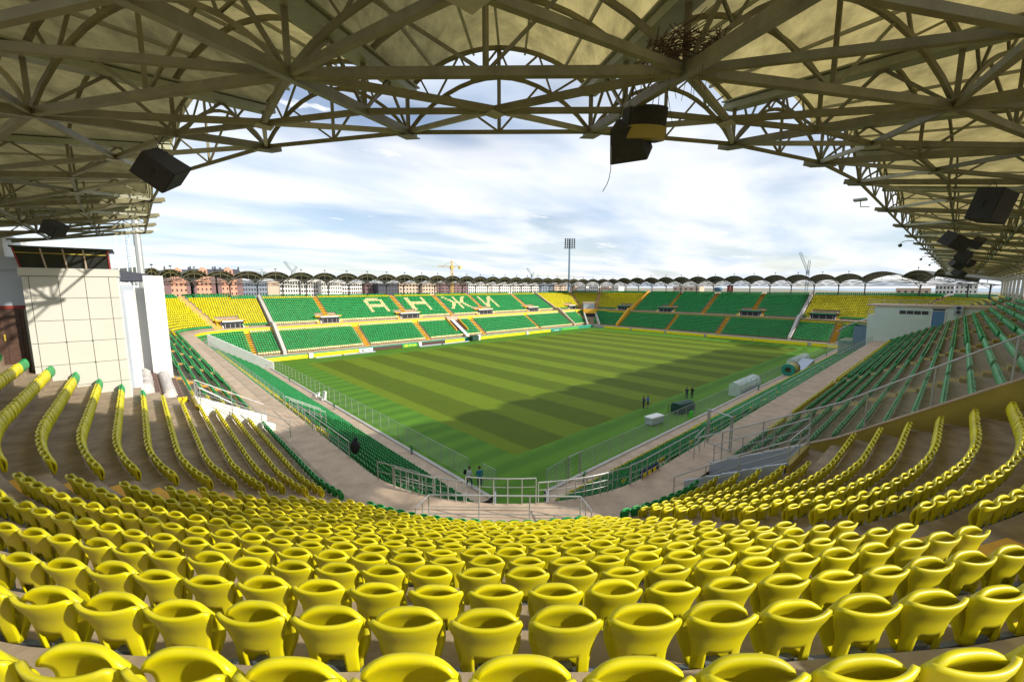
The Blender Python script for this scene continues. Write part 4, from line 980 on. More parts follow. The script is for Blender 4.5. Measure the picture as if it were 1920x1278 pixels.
tb = board('far_side', 87.4, 93, 'teal_paint', lab='teal perimeter board with a white wave mark', grp=None)
MB().poly([(-1.6, -.05, .35), (-.6, -.05, .6), (.2, -.05, .42), (1.5, -.05, .62), (1.4, -.05, .4), (.2, -.05, .25), (-.6, -.05, .4)]).build('wave_mark', 'paper', tb)
board('far_side', 93.2, 103.5, 'ad_green', lab='pale green perimeter board next to the dark corner tunnel', grp=None)
for x, lab in ((3.0, 'white block between yellow boards near the pitch corner'), (31.9, 'white block beside the green lettered board'), (74.5, 'white block between yellow boards below the green terrace')):
    o = MB().box(-.45, .45, -.4, .4, 0, 1.05).box(-.5, .5, -.45, .45, 1.05, 1.12).build('white_block', 'white_paint'); o.location = (x, Y1 - .6, 0); tag(o, lab, 'block')
for k, (a, b) in enumerate(((3.5, 9.5), (10, 15.5), (13.5, 18), (31, 38), (38.5, 44), (43, 48))):
    o = MB().box(-.5 * (b - a), .5 * (b - a), -.35, .35, .02, .22).box(-.5 * (b - a), .5 * (b - a), -.3, .3, .22, .26).build('board_plinth', 'grey_panel'); o.location = ((a + b) / 2, Y1 - 2.2 + .12 * (k % 2), 0); tag(o, 'low flat grey plinth on the turf in front of the far boards', 'plinth', 'plinths on the turf')
# far green covered mower box, tunnels
o = MB().box(-1.2, 1.2, -.8, .8, .1, 1.5).box(-1.25, 1.25, -.85, .85, 1.5, 1.58).build('green_cabinet', 'tarpaulin_green'); o.location = (50.5, Y1 - 1.6, 0); tag(o, 'dark green box standing at the far touchline before the stair', 'box')
o = MB().box(-.5, .5, -.5, .5, 0, 1.7).build('white_block', 'white_paint'); o.location = (52.4, Y1 - 1.2, 0); tag(o, 'white block beside the dark green box', 'block')
fs = thing('stair_shaft', 'open stair shaft with white ramp sunk in the green lower rows', 'stairs', (50, Y1 + 6, 2))
FB = lambda mb, nm, m: local(fs.location, mb).build(nm, m, fs)
for xx in (47.7, 52.1): FB(MB().hexa([(xx, Y1 + 4.0, 2.2), (xx + .25, Y1 + 4.0, 2.2), (xx + .25, Y1 + 9.6, 5.4), (xx, Y1 + 9.6, 5.4), (xx, Y1 + 4.0, 3.3), (xx + .25, Y1 + 4.0, 3.3), (xx + .25, Y1 + 9.6, 6.6), (xx, Y1 + 9.6, 6.6)]), 'side_wall', 'orange_paint')
FB(MB().box(47.7, 52.35, Y1 + 9.3, Y1 + 9.9, 5.2, 6.9), 'head_wall', 'tan_render'); FB(MB().hexa([(47.95, Y1 + 4, 2.6), (52.1, Y1 + 4, 2.6), (52.1, Y1 + 9.3, 5.6), (47.95, Y1 + 9.3, 5.6), (47.95, Y1 + 4, 2.75), (52.1, Y1 + 4, 2.75), (52.1, Y1 + 9.3, 5.75), (47.95, Y1 + 9.3, 5.75)]), 'pit', 'brown_door')
FB(MB().hexa([(49.2, Y1 + .6, 1.3), (50.4, Y1 + .6, 1.3), (50.4, Y1 + 9.2, 5.8), (49.2, Y1 + 9.2, 5.8), (49.2, Y1 + .6, 1.45), (50.4, Y1 + .6, 1.45), (50.4, Y1 + 9.2, 6.0), (49.2, Y1 + 9.2, 6.0)]), 'ramp', 'white_paint')
# dark tunnel in the far corner
dc = np.array([math.cos(R(47)), math.sin(R(47)), 0]); dt = np.array([-dc[1], dc[0], 0]); o0 = np.array([X1 - 1.5, Y1 - 1.5, 0])
tn = thing('corner_tunnel', 'dark vehicle tunnel between pale walls in the far corner', 'tunnel', tuple(o0))
for sg in (-1, 1):
    m = MB(); a, b = dt * sg * 2.2, dt * sg * 2.75; m.hexa([a, b, b + dc * 13, a + dc * 13, a + UPV * 1.9, b + UPV * 1.9, b + dc * 13 + UPV * 7.6, a + dc * 13 + UPV * 7.6]); m.build('side_wall', 'grey_concrete', tn)
MB().hexa([-dt * 2.2 + dc * 9, dt * 2.2 + dc * 9, dt * 2.2 + dc * 9.4, -dt * 2.2 + dc * 9.4, -dt * 2.2 + dc * 9 + UPV * 5.3, dt * 2.2 + dc * 9 + UPV * 5.3, dt * 2.2 + dc * 9.4 + UPV * 5.3, -dt * 2.2 + dc * 9.4 + UPV * 5.3]).build('tunnel_mouth', 'opening_shade', tn)  # dark slab painted as the tunnel's inner shade
MB().hexa([-dt * 2.75 + dc * 8.7 + UPV * 5.3, dt * 2.75 + dc * 8.7 + UPV * 5.3, dt * 2.75 + dc * 13 + UPV * 5.3, -dt * 2.75 + dc * 13 + UPV * 5.3, -dt * 2.75 + dc * 8.7 + UPV * 7.1, dt * 2.75 + dc * 8.7 + UPV * 7.1, dt * 2.75 + dc * 13 + UPV * 7.1, -dt * 2.75 + dc * 13 + UPV * 7.1]).build('bridge_wall', 'orange_paint', tn)
MB().hexa([-dt * 2.4 + dc * 11 + UPV * 7.1, dt * 2.4 + dc * 11 + UPV * 7.1, dt * 2.4 + dc * 15 + UPV * 7.1, -dt * 2.4 + dc * 15 + UPV * 7.1, -dt * 2.4 + dc * 11 + UPV * 9.6, dt * 2.4 + dc * 11 + UPV * 9.6, dt * 2.4 + dc * 15 + UPV * 9.6, -dt * 2.4 + dc * 15 + UPV * 9.6]).build('portal_block', 'grey_panel', tn)
MB().hexa([-dt * 2.6 + dc * 10.8 + UPV * 9.6, dt * 2.6 + dc * 10.8 + UPV * 9.6, dt * 2.6 + dc * 15 + UPV * 9.6, -dt * 2.6 + dc * 15 + UPV * 9.6, -dt * 2.6 + dc * 10.8 + UPV * 10.1, dt * 2.6 + dc * 10.8 + UPV * 10.1, dt * 2.6 + dc * 15 + UPV * 10.1, -dt * 2.6 + dc * 15 + UPV * 10.1]).build('portal_lintel', 'concourse_concrete', tn)

# ------------------------------------------------------------------ the pale booth on the right-hand terrace
bt = thing('control_booth', 'pale green rendered booth with blue door built on the green terrace', 'booth', (70.5, -24, 7))
BB = lambda mb, nm, m: local(bt.location, mb).build(nm, m, bt)
BX = 70.5
w = MB(); pr_ = [(-17.4, 4.9), (-20.6, 6.9), (-31.6, 13.0), (-31.6, 13.15), (-18.1, 13.15), (-18.1, 11.5), (-17.2, 11.5)]
n0 = len(w.v); w.v += [(BX, y, z) for y, z in pr_] + [(BX + 8.6, y, z) for y, z in pr_]; n = len(pr_); w.f.append(tuple(range(n))); w.f.append(tuple(range(2 * n - 1, n - 1, -1)))
for k in range(n): w.f.append((k, n + k, n + (k + 1) % n, (k + 1) % n))
BB(w, 'wall', 'pale_green_render')
BB(MB().hexa([(BX - .02, -17.35, 4.7), (BX - .02, -20.6, 6.6), (BX + .3, -20.6, 6.6), (BX + .3, -17.35, 4.7), (BX - .02, -17.35, 5.2), (BX - .02, -20.6, 7.25), (BX + .3, -20.6, 7.25), (BX + .3, -17.35, 5.2)]), 'plinth', 'ochre_paint')
BB(MB().hexa([(BX - .02, -20.6, 6.6), (BX - .02, -31.6, 12.7), (BX + .3, -31.6, 12.7), (BX + .3, -20.6, 6.6), (BX - .02, -20.6, 7.35), (BX - .02, -31.6, 13.3), (BX + .3, -31.6, 13.3), (BX + .3, -20.6, 7.35)]), 'plinth', 'ochre_paint')
BB(MB().box(BX - .15, BX + 8.8, -33.5, -17.0, 13.16, 13.42), 'roof_slab', 'concourse_concrete'); BB(MB().box(BX - .03, BX, -31, -17.4, 9.3, 9.36), 'string_course', 'white_paint')
win = BB(MB().box(BX - .03, BX, -24.95, -21.3, 11.95, 12.55), 'window', 'window_dark')
for k in range(5): local(bt.location, MB().box(BX - .06, BX - .03, -24.95 + .9 * k, -24.88 + .9 * k, 11.95, 12.55)).build('mullion', 'white_paint', win)
dr = BB(MB().box(BX - .05, BX, -26.75, -25.35, 10.0, 12.6), 'door', 'blue_door'); local(bt.location, MB().box(BX - .06, BX - .01, -26.75, -25.35, 12.66, 13.0)).build('transom', 'window_dark', dr)
local(bt.location, MB().box(BX - .08, BX - .01, -26.9, -26.77, 10, 13.1).box(BX - .08, BX - .01, -25.33, -25.2, 10, 13.1).box(BX - .08, BX - .01, -26.9, -25.2, 13.02, 13.1).box(BX - .07, BX - .01, -26.76, -25.34, 12.6, 12.66)).build('frame', 'white_paint', dr)
ac = thing('air_conditioner', 'grey twin air conditioner unit on the booth wall beside the blue door', 'air conditioner', (BX - .3, -28.2, 12.9))
MB().box(-.3, .28, -.5, .5, -.7, .65).build('casing', 'grey_panel', ac)
for z in (-.35, .3): MB().tube((-.36, 0, z), (-.3, 0, z), .27, 14).build('fan_grille', 'dark_steel', ac)
cn = MB()
for a in range(9):
    f0, f1 = a / 9, (a + 1) / 9; q = lambda f: (-17.3 + 4.3 * f, 10.9 - 1.1 * f - 1.5 * f ** 2)
    (ya, za), (yb, zb2) = q(f0), q(f1); cn.hexa([(BX + .2, ya, za - .12), (BX + 7, ya, za - .12), (BX + 7, yb, zb2 - .12), (BX + .2, yb, zb2 - .12), (BX + .2, ya, za), (BX + 7, ya, za), (BX + 7, yb, zb2), (BX + .2, yb, zb2)])
BB(cn, 'canopy', 'white_paint'); BB(MB().box(BX + .5, BX + 6, -17.3, -15.4, 4.0, 9.4), 'glazed_lobby', 'blue_steel'); BB(MB().box(BX + .3, BX + 7, -16.9, -13.4, 3.9, 6.6), 'glass_screen', 'green_glass')
BB(MB().box(BX + .05, BX + 8, -18.05, -17.25, 12.45, 12.5).box(BX + .05, BX + .1, -17.3, -17.25, 11.5, 12.5).box(BX + .05, BX + .1, -18.05, -18.0, 11.5, 12.5).box(BX + .05, BX + .1, -18.05, -17.25, 11.95, 12.0), 'balcony_rail', 'white_paint')
railing('railing', 'steel railing on the roof edge of the pale green booth', [(BX, -17.2, 13.42), (BX, -31.5, 13.42)], h=.9, bars=(.3, .6), step=2.0, r=.035)

# ------------------------------------------------------------------ things on the grass and walkways
def folded_seat(p, rot, label, m='green_plastic', grp='folded green seats along the pitch fence'):
    o = thing('folding_seat', label, 'seat', p, grp); o.rotation_euler = (0, 0, rot)
    for k, (V, F) in NEAR.items(): link(k, np_mesh(k, V, F, m if k != 'bracket' else 'bracket_steel', k != 'bracket'), o)
for p in ((-8.9, 60.7), (-8.9, 45), (-8.9, 24.6), (-8.6, 5.2)): folded_seat((*p, ZW), R(-90), 'single folded green seat standing on the walkway behind the goal fence')
for p in ((42, -8.9), (74, -8.9), (88, -8.9)): folded_seat((*p, ZW), 0, 'single folded green seat standing on the walkway behind the touchline fence')
folded_seat((-1.1, -9.2, ZW), R(20), 'single folded green seat inside the steel gate frame by the gangway', grp=None)
for k, (p, lab) in enumerate((((-8.35, 30.2, ZW), 'upright white foam board leaning at the goal fence'), ((-8.4, 32.8, ZW), 'crumpled white foam block lying at the goal fence'))):
    o = MB().hexa([(-.12, -.6, 0), (.12, -.6, 0), (.12, .6, 0), (-.12, .6, 0), (.1, -.55, 1.25 - .6 * k), (.3, -.55, 1.25 - .6 * k), (.3, .5, 1.15 - .7 * k), (.1, .5, 1.15 - .7 * k)]).box(-.3, .0, -.4, .3, 0, .28).build('foam_board', 'paper'); o.location = p; tag(o, lab, 'board')
cl = thing('cool_box', 'white lidded chest on the touchline grass', 'chest', (19.0, -4.4, 0)); cl.rotation_euler = (0, 0, R(-8))
MB().box(-1.15, 1.15, -.5, .5, .12, .85).build('body', 'grey_panel', cl); MB().box(-1.2, 1.2, -.55, .55, .85, 1.0).build('lid', 'paper', cl)
for xx in (-.9, .9):
    for yy in (-.4, .4): MB().tube((xx, yy - .04, .08), (xx, yy + .04, .08), .08, 8).build('wheel', 'dark_steel', cl)
MB().box(1.15, 1.18, -.3, .3, .3, .7).build('end_plate', 'paper', cl)
tr = thing('covered_trolley', 'low dark green tarpaulin covered trolley beside the touchline fence', 'trolley', (26.2, -4.6, 0)); tr.rotation_euler = (0, 0, R(-12))
V = MB(); prf = [(-.75, .1), (-.78, .9), (-.6, 1.3), (0, 1.42), (.6, 1.3), (.78, .9), (.75, .1)]; n = len(prf)
for xx in (-1.5, -.5, .5, 1.5):
    V.v += [(xx, y * (1 + .02 * rng.standard_normal()), z * (1 + .015 * rng.standard_normal())) for y, z in prf]
for a in range(3):
    for b in range(n - 1): k = a * n + b; V.f.append((k, k + 1, k + n + 1, k + n))
V.f += [tuple(range(n - 1, -1, -1)), tuple(3 * n + b for b in range(n))]; V.build('cover', 'tarpaulin_green', tr)
MB().beam((-1.5, -.5, .1), (-2.3, -.5, .1), .05).beam((-2.3, -.5, .05), (-2.3, -.5, 1.1), .05).beam((-2.3, .5, .05), (-2.3, .5, 1.1), .05).beam((-2.3, -.5, 1.1), (-2.3, .5, 1.1), .05).beam((-2.3, .5, .1), (-1.5, .5, .1), .05).build('push_frame', 'dark_steel', tr)
def dugout(x, L, label):
    o = thing('dugout', label, 'dugout', (x, -6.6, 0)); h = L / 2; prf = [(-.9, .3), (-.85, 1.3), (-.6, 1.9), (-.1, 2.2), (.5, 2.2), (.9, 2.0)]
    m = MB()
    for xx in (-h, h): m.v += [(xx, y, z) for y, z in prf]
    n = len(prf)
    for b in range(n - 1): m.f.append((b, b + 1, n + b + 1, n + b))
    m.build('shell', 'clear_plastic', o)
    for k in range(6):
        xx = -h + L * k / 5; fr = MB()
        for a, b in zip(prf[:-1], prf[1:]): fr.beam((xx, *a), (xx, *b), .05)
        fr.beam((xx, -.9, 0), (xx, -.9, .3), .05); fr.build('rib', 'galvanised_steel', o)
    MB().box(-h, h, -.75, -.3, .35, .45).box(-h, h, -.8, -.72, .45, .95).build('bench', 'blue_steel', o)
    for xx in (-h, h): MB().poly([(xx, y, z) for y, z in prf] + [(xx, .9, .2), (xx, -.9, .2)]).build('end_screen', 'clear_plastic', o)
dugout(43.5, 9, 'clear arched dugout shelter before the striped rolls'); dugout(75, 11, 'clear arched dugout shelter at the booth end of the fence')
o = thing('player_ramp', 'grey sheeted tunnel cover sloping down to the touchline beside the striped rolls', 'cover', (65, -9.0, ZW))
MB().hexa([(-3.2, -1.2, .1), (5.5, -1.2, .1), (5.5, 1.0, .1), (-3.2, 1.0, .1), (-3.0, -1.1, .5), (5.5, -1.1, 1.5), (5.5, .9, 1.5), (-3.0, .9, .5)]).build('sheet', 'grey_panel', o)
for k, (c, lab) in enumerate((('teal_paint', 'teal'), ('orange_paint', 'orange'), ('teal_paint', 'teal'), ('orange_paint', 'orange'), ('navy_cloth', 'navy'))):
    m = MB(); rr, wd = 1.05, .68
    for a in range(20):
        t0, t1 = 2 * math.pi * a / 20, 2 * math.pi * (a + 1) / 20
        P = lambda t, r_, x_: (x_, r_ * math.cos(t), 1.05 + r_ * math.sin(t)); m.hexa([P(t0, .5, -wd / 2), P(t1, .5, -wd / 2), P(t1, .5, wd / 2), P(t0, .5, wd / 2), P(t0, rr, -wd / 2), P(t1, rr, -wd / 2), P(t1, rr, wd / 2), P(t0, rr, wd / 2)])
    ob = m.build('padding_ring', c); ob.location = (57.6 + .72 * k, -8.9, ZW); tag(ob, lab + ' upright padded ring in the striped roll at the fence' + (', end one' if k in (0, 4) else ''), 'ring', 'rings of the striped roll')
o = thing('safety_vest', 'two lime vests hung on the touchline fence', 'vest', (20.6, -8.05, ZW + .2))
for k in range(2): MB().hexa([(-.22 + .5 * k, -.06, .1), (.22 + .5 * k, -.06, .1), (.22 + .5 * k, .05, .1), (-.22 + .5 * k, .05, .1), (-.26 + .5 * k, -.03, .8 - .1 * k), (.2 + .5 * k, -.03, .85 - .1 * k), (.2 + .5 * k, .05, .85), (-.26 + .5 * k, .05, .8)]).build('vest', 'lime_vest', o)
m = MB(); m.ball((0, 0, .42), .38, 14, 10, (.7, .8, 1.1)); m.ball((.05, 0, .85), .12, 8, 6); o = m.build('black_sack', 'black_cloth', None, True); o.location = (-17.9, -5.6, ZC); tag(o, 'full black sack leaning on the railing above the green rows', 'sack')
ntb = thing('notice_board', 'dark blue notice board with yellow panels by the stair head', 'sign', (-7.7, -18.3, ZC))
MB().box(-.9, .9, -.03, .03, -.55, .35).build('panel', 'navy_cloth', ntb)
for k in range(3): MB().box(-.7 + .5 * k, -.4 + .5 * k, -.045, -.03, -.35, .2).build('yellow_panel', 'ad_yellow', ntb)
o = MB().quad((0, 0, .003), (.30, .05, .003), (.32, .42, .003), (.02, .38, .003)).build('paper_scrap', 'paper'); o.location = (-28.45, -7.4, up_z(10)); tag(o, 'white paper scrap lying on the concrete step between yellow rows', 'paper')
# ------------------------------------------------------------------ loudspeakers and fittings under the roof
def speaker(loc, rot, w, d, h, label, hang, grille='grille_cloth', body='black_box', taper=.72):
    o = thing('loudspeaker', label, 'loudspeaker', tuple(loc)); o.rotation_euler = rot
    t = taper
    MB().hexa([(-w / 2 * t, -d / 2, -h / 2), (w / 2 * t, -d / 2, -h / 2), (w / 2, d / 2, -h / 2), (-w / 2, d / 2, -h / 2), (-w / 2 * t, -d / 2, h / 2), (w / 2 * t, -d / 2, h / 2), (w / 2, d / 2, h / 2), (-w / 2, d / 2, h / 2)]).build('cabinet', body, o)
    MB().box(-w / 2 + .02, w / 2 - .02, d / 2, d / 2 + .015, -h / 2 + .02, h / 2 - .02).build('grille', grille, o)
    for s_ in (-1, 1):
        x = s_ * (w * (1 + t) / 4); MB().box(x - .012, x + .012, -.02, .02, -.09, .09).build('handle', 'cable_black', o)
    Mw = Matrix.Translation(loc) @ (Matrix.Rotation(rot[2], 4, 'Z') @ Matrix.Rotation(rot[1], 4, 'Y') @ Matrix.Rotation(rot[0], 4, 'X')); Mi = Mw.inverted()
    for sx in (-.4, .4):
        top = Mi @ (Vector(loc) + Vector((sx * .3, 0, hang))); a = Vector((sx * w, -d * .2, h / 2)); MB().tube(a, top, .008, 5).build('chain', 'cable_black', o)
    return o
LOOK = math.atan2(-(0 - -22.), (0 - -24.))
cA = at_depth(1180, 262, 7.25); speaker(cA, (R(-52), 0, R(-72)), .66, .58, .50, 'dark grey wedge loudspeaker hung lowest at the bird nest', .9)
cB = at_depth(1212, 236, 7.0)
o = thing('loudspeaker', 'brown loudspeaker with curved yellow front hung beside the grey wedge', 'loudspeaker', tuple(cB)); o.rotation_euler = (R(12), 0, R(-30))
MB().box(-.34, .34, .0, .26, -.22, .27).build('cabinet', 'black_box', o)
m = MB(); n = 10
for k in range(n):
    t0, t1 = math.pi * k / n, math.pi * (k + 1) / n; P = lambda t, z: (-.34 * math.cos(t), -.30 * math.sin(t), z)
    m.hexa([P(t0, -.22), P(t1, -.22), (P(t1, 0)[0], 0, -.22), (P(t0, 0)[0], 0, -.22), P(t0, -.02), P(t1, -.02), (P(t1, 0)[0], 0, -.02), (P(t0, 0)[0], 0, -.02)])
m.build('curved_front', 'ochre_paint', o)
m = MB()
for k in range(n):
    t0, t1 = math.pi * k / n, math.pi * (k + 1) / n; P = lambda t, z: (-.33 * math.cos(t), -.29 * math.sin(t), z)
    m.hexa([P(t0, -.02), P(t1, -.02), (P(t1, 0)[0], 0, -.02), (P(t0, 0)[0], 0, -.02), P(t0, .27), P(t1, .27), (P(t1, 0)[0], 0, .27), (P(t0, 0)[0], 0, .27)])
m.build('slatted_hood', 'grille_cloth', o)
for k in range(5): MB().tube((-.25 + .12 * k, .1, .27), (-.2 + .1 * k + random.uniform(-.1, .1), .2, .85), .007, 5).build('chain', 'cable_black', o)
q0, q1, q2, q3 = at_depth(1146, 262, 7.2), at_depth(1146, 300, 7.2), at_depth(1142, 335, 7.2), at_depth(1130, 359, 7.15)
cb_ = local(q0, MB().poly_tube([q0, (q0 + q1) / 2, q1, (q1 + q2) / 2 + RT * .01, q2, (q2 + q3) / 2 + RT * .012, q3], .007, 5)).build('loose_cable', 'cable'); cb_.location = q0; tag(cb_, 'thin loose cable dangling below the grey wedge loudspeaker', 'cable')
speaker(at_depth(302, 318, 8.6), (R(-38), R(22), R(-115)), .95, .62, .50, 'large black loudspeaker tilted under the roof edge near the tower', .75, taper=.8)
speaker(at_depth(100, 428, 13.6), (R(-30), R(8), R(-120)), .55, .42, .42, 'small black loudspeaker hung above the glazed cabin', .6)
speaker(at_depth(1858, 386, 10.6), (R(-12), R(-6), R(160)), .86, .5, .78, 'big square black loudspeaker with a looped cable under the roof', .6, taper=.9)
for k, (x, y, w, sz, lab) in enumerate(((1790, 452, 17.5, .95, 'black loudspeaker tilted, next along from the big square one'), (1832, 455, 19, .6, 'small black loudspeaker beside the tilted one'), (1806, 480, 26, 1.0, 'black loudspeaker second along from the big square one'), (1795, 494, 32, 1.05, 'black loudspeaker third along from the big square one'),
                                        (1818, 494, 34, .7, 'small black loudspeaker beside the third one along'), (1797, 512, 45, 1.1, 'black loudspeaker farthest along above the booth'))):
    speaker(at_depth(x, y, w), (R(-30), R(20 if k % 2 else -15), R(150 + 15 * k)), sz, sz * .6, sz * .6, lab, .5, taper=.85)
# bird nest of twigs on the truss node
nc = polar(53.7, 21.5, rz(21.5) + .18); nst = MB()
for k in range(170):
    a = rng.uniform(0, 2 * math.pi); rr = rng.uniform(.15, .48); p = nc + np.array([rr * math.cos(a), rr * math.sin(a), rng.uniform(-.08, .16)]); dd = np.array([-math.sin(a), math.cos(a), rng.uniform(-.35, .35)]) + rng.uniform(-.5, .5, 3); dd /= np.linalg.norm(dd)
    L = rng.uniform(.25, .6); nst.tube(p - dd * L / 2, p + dd * L / 2, .006, 4)
for k in range(16):
    p = nc + np.array([*rng.uniform(-.5, .5, 2), 0]); nst.tube(p, p + np.array([*rng.uniform(-.15, .15, 2), -rng.uniform(.2, .6)]), .004, 4)
o = local(nc, nst).build('bird_nest', 'twig'); o.location = nc; tag(o, 'untidy brown twig nest lodged on the truss above the speakers', 'nest')
def roof_lamp(p, lab):
    o = thing('roof_camera', lab, 'camera', tuple(p)); MB().poly_tube([(0, 0, 0), (-.25, .35, .05), (-.45, .62, -.05), (-.5, .7, -.18)], .025, 6).build('bracket', 'galvanised_steel', o); MB().ball((-.5, .7, -.3), .13, 10, 8).build('dome', 'dark_steel', o, True)
roof_lamp(np.array([17.0, Y0 - 17.3, rz(17.3) - .1]), 'domed camera on a curved bracket at the roof edge, larger one'); roof_lamp(np.array([40.0, Y0 - 17.3, rz(17.3) - .1]), 'domed camera on the roof edge beyond the larger one'); roof_lamp(np.array([58.0, Y0 - 17.3, rz(17.3) - .1]), 'domed camera on the roof edge nearest the booth')
p = np.array([-2.4, Y0 - 17.0, rz(17.2) + .25]); o = thing('roof_floodlight', 'flat grey floodlight on an arm at the roof edge', 'lamp', tuple(p))
MB().box(-.35, .1, .1, .55, -.02, .06).build('housing', 'galvanised_steel', o); MB().poly_tube([(0, 0, -.3), (-.1, .3, -.28), (-.1, .32, 0)], .02, 5).build('bracket', 'galvanised_steel', o)
o = thing('drain_pipe', 'dark red drain pipe bending down at the back of the green terrace', 'pipe', (20, Y0 - 25.2, up_z(16)))
MB().poly_tube([(0, 0, 0), (0, 0, 3.2), (0, .3, 3.6), (0, 1.0, 3.8)], .18, 10).build('pipe', 'red_paint', o, True)

# ------------------------------------------------------------------ people
def person(loc, heading, label, top, legs, lean=0.0, arms='down', stride=.16, hair='hair', sleeve=True, shorts=False, phone=False):
    J = dict(pel=(0, 0, .95), chest=(0, .02 + lean * .5, 1.28), neck=(0, lean * .8, 1.47), head=(0, .02 + lean, 1.56), crown=(0, .03 + lean * 1.05, 1.70),
             hl=(-.09, 0, .90), kl=(-.10, stride * .9, .50), al=(-.10, stride * 1.0 - .03, .09), tl=(-.10, stride + .12, .04),
             hr=(.09, 0, .90), kr=(.10, -stride * .25, .50), ar=(.10, -stride, .09), tr=(.10, -stride + .13, .04),
             sl=(-.19, lean * .6, 1.40), sr=(.19, lean * .6, 1.40))
    if arms == 'down': J.update(el=(-.25, .02 + lean, 1.14), wl=(-.25, .12 + lean, .92), fl=(-.24, .15 + lean, .83), er=(.25, -.05 + lean, 1.14), wr=(.25, .02 + lean, .92), fr=(.24, .04 + lean, .83))
    elif arms == 'front': J.update(el=(-.25, .10, 1.16), wl=(-.10, .30, 1.18), fl=(-.03, .36, 1.22), er=(.25, .10, 1.16), wr=(.10, .30, 1.18), fr=(.03, .36, 1.22))
    else: J.update(el=(-.27, -.02, 1.15), wl=(-.18, .14, 1.02), fl=(-.12, .17, .98), er=(.25, .12, 1.20), wr=(.16, .22, 1.42), fr=(.12, .20, 1.50))
    rad = dict(pel=.145, chest=.165, neck=.06, head=.095, crown=.075, hl=.095, kl=.062, al=.045, tl=.04, hr=.095, kr=.062, ar=.045, tr=.04, sl=.075, sr=.075, el=.048, wl=.034, fl=.03, er=.048, wr=.034, fr=.03)
    E = [('pel', 'chest'), ('chest', 'neck'), ('neck', 'head'), ('head', 'crown'), ('pel', 'hl'), ('hl', 'kl'), ('kl', 'al'), ('al', 'tl'), ('pel', 'hr'), ('hr', 'kr'), ('kr', 'ar'), ('ar', 'tr'), ('chest', 'sl'), ('sl', 'el'), ('el', 'wl'), ('wl', 'fl'), ('chest', 'sr'), ('sr', 'er'), ('er', 'wr'), ('wr', 'fr')]
    names = list(J); me = bpy.data.meshes.new('figure'); me.from_pydata([J[k] for k in names], [(names.index(a), names.index(b)) for a, b in E], [])
    tmp = bpy.data.objects.new('figure', me); col.objects.link(tmp); tmp.modifiers.new('s', 'SKIN')
    for i, k in enumerate(names): v = me.skin_vertices[0].data[i]; v.radius = (rad[k], rad[k] * (.72 if k in ('pel', 'chest') else 1)); v.use_root = (k == 'pel')
    sub = tmp.modifiers.new('b', 'SUBSURF'); sub.levels = 2; sub.render_levels = 2
    dg = bpy.context.evaluated_depsgraph_get(); me2 = bpy.data.meshes.new_from_object(tmp.evaluated_get(dg)); bpy.data.objects.remove(tmp)
    me2.materials.clear()
    for m_ in (top, legs, 'skin', 'black_cloth'): me2.materials.append(MAT[m_])
    for p_ in me2.polygons:
        c = p_.center; x, y, z = c; w_ = 0
        arm = abs(x) > .205 and z < 1.42
        if z > 1.475: w_ = 2
        elif z < .10: w_ = 3
        elif z < .93 and not (abs(x) > .2 and z > .75): w_ = 2 if (shorts and z < .52) else 1
        elif (arm and z < (1.0 if sleeve else 1.25)) or (arms != 'down' and y > (.22 if sleeve else .06)): w_ = 2
        p_.material_index = w_; p_.use_smooth = True
    o = thing('person', label, 'person', tuple(loc)); o.rotation_euler = (0, 0, heading)
    link('body', me2, o)
    hx, hy, hz = J['crown']; h = MB(); h.ball((hx, hy - .015, hz - .015), .108, 12, 8, (.93, 1.0, .92)); h.v = [(x, y, max(z, hz - .03 - (.09 if y < hy - .02 else -.01))) for x, y, z in h.v]; h.build('hair', hair, o, True)
    f = MB(); hx, hy, hz = J['head']
    for s_ in (-1, 1): f.ball((hx + s_ * .035, hy + .092, hz + .055), .012, 6, 5)
    f.build('eyes', 'hair', o, True); MB().ball((hx, hy + .105, hz + .025), .018, 6, 5, (.8, 1.2, 1.3)).build('nose', 'skin', o, True)
    for s_ in (-1, 1): MB().ball((hx + s_ * .10, hy + .01, hz + .035), .024, 6, 5, (.5, 1, 1.3)).build('ear', 'skin', o, True)
    MB().box(hx - .025, hx + .025, hy + .088, hy + .1, hz - .018, hz - .008).build('mouth', 'red_paint', o)
    for s_, k in ((-1, 'fl'), (1, 'fr')):
        a = np.array(J[k]); d = a - np.array(J['w' + k[1]]); d /= np.linalg.norm(d); hd = MB(); hd.ball(a, .038, 8, 6, (.7, 1, 1.1))
        sd_ = np.cross(d, [1, 0, 0]); sd_ /= np.linalg.norm(sd_)
        for q in range(4): b0 = a + sd_ * (.03 - .02 * q); b1 = b0 + d * (.055 - .006 * abs(q - 1)); hd.tube(b0, b1, .009, 5); hd.tube(b1, b1 + d * .025 + np.array([-s_ * .012, 0, 0]), .008, 5)
        hd.tube(a, a + sd_ * .05 + d * .03, .010, 5); hd.build('hand', 'skin', o, True)
    return o
person((-8.55, -3.75, ZW), R(-160), 'person in a white shirt walking with a black backpack by the corner gate', 'white_cloth', 'jeans', lean=.06, stride=.24)
person((-7.95, -4.35, ZW), R(-20), 'person in a teal top walking out through the corner gate', 'teal_cloth', 'jeans', lean=.02, stride=.12)
person((23.6, -.30, .004), R(-120), 'person in a grey patterned shirt and black trousers on the touchline', 'navy_cloth', 'black_cloth', arms='front', stride=.03)
person((24.35, -.55, .004), R(60), 'person in a blue jacket and dark shorts on the touchline', 'blue_cloth', 'black_cloth', arms='front', stride=.05, shorts=True)
person((33.0, -2.0, .0), R(-60), 'person in dark navy clothes standing on the grass, hands at the waist', 'navy_cloth', 'navy_cloth', arms='front', stride=.10)
person((33.9, -2.4, .0), R(100), 'person in black holding one hand up to the ear on the grass', 'black_cloth', 'black_cloth', arms='up', stride=.03)
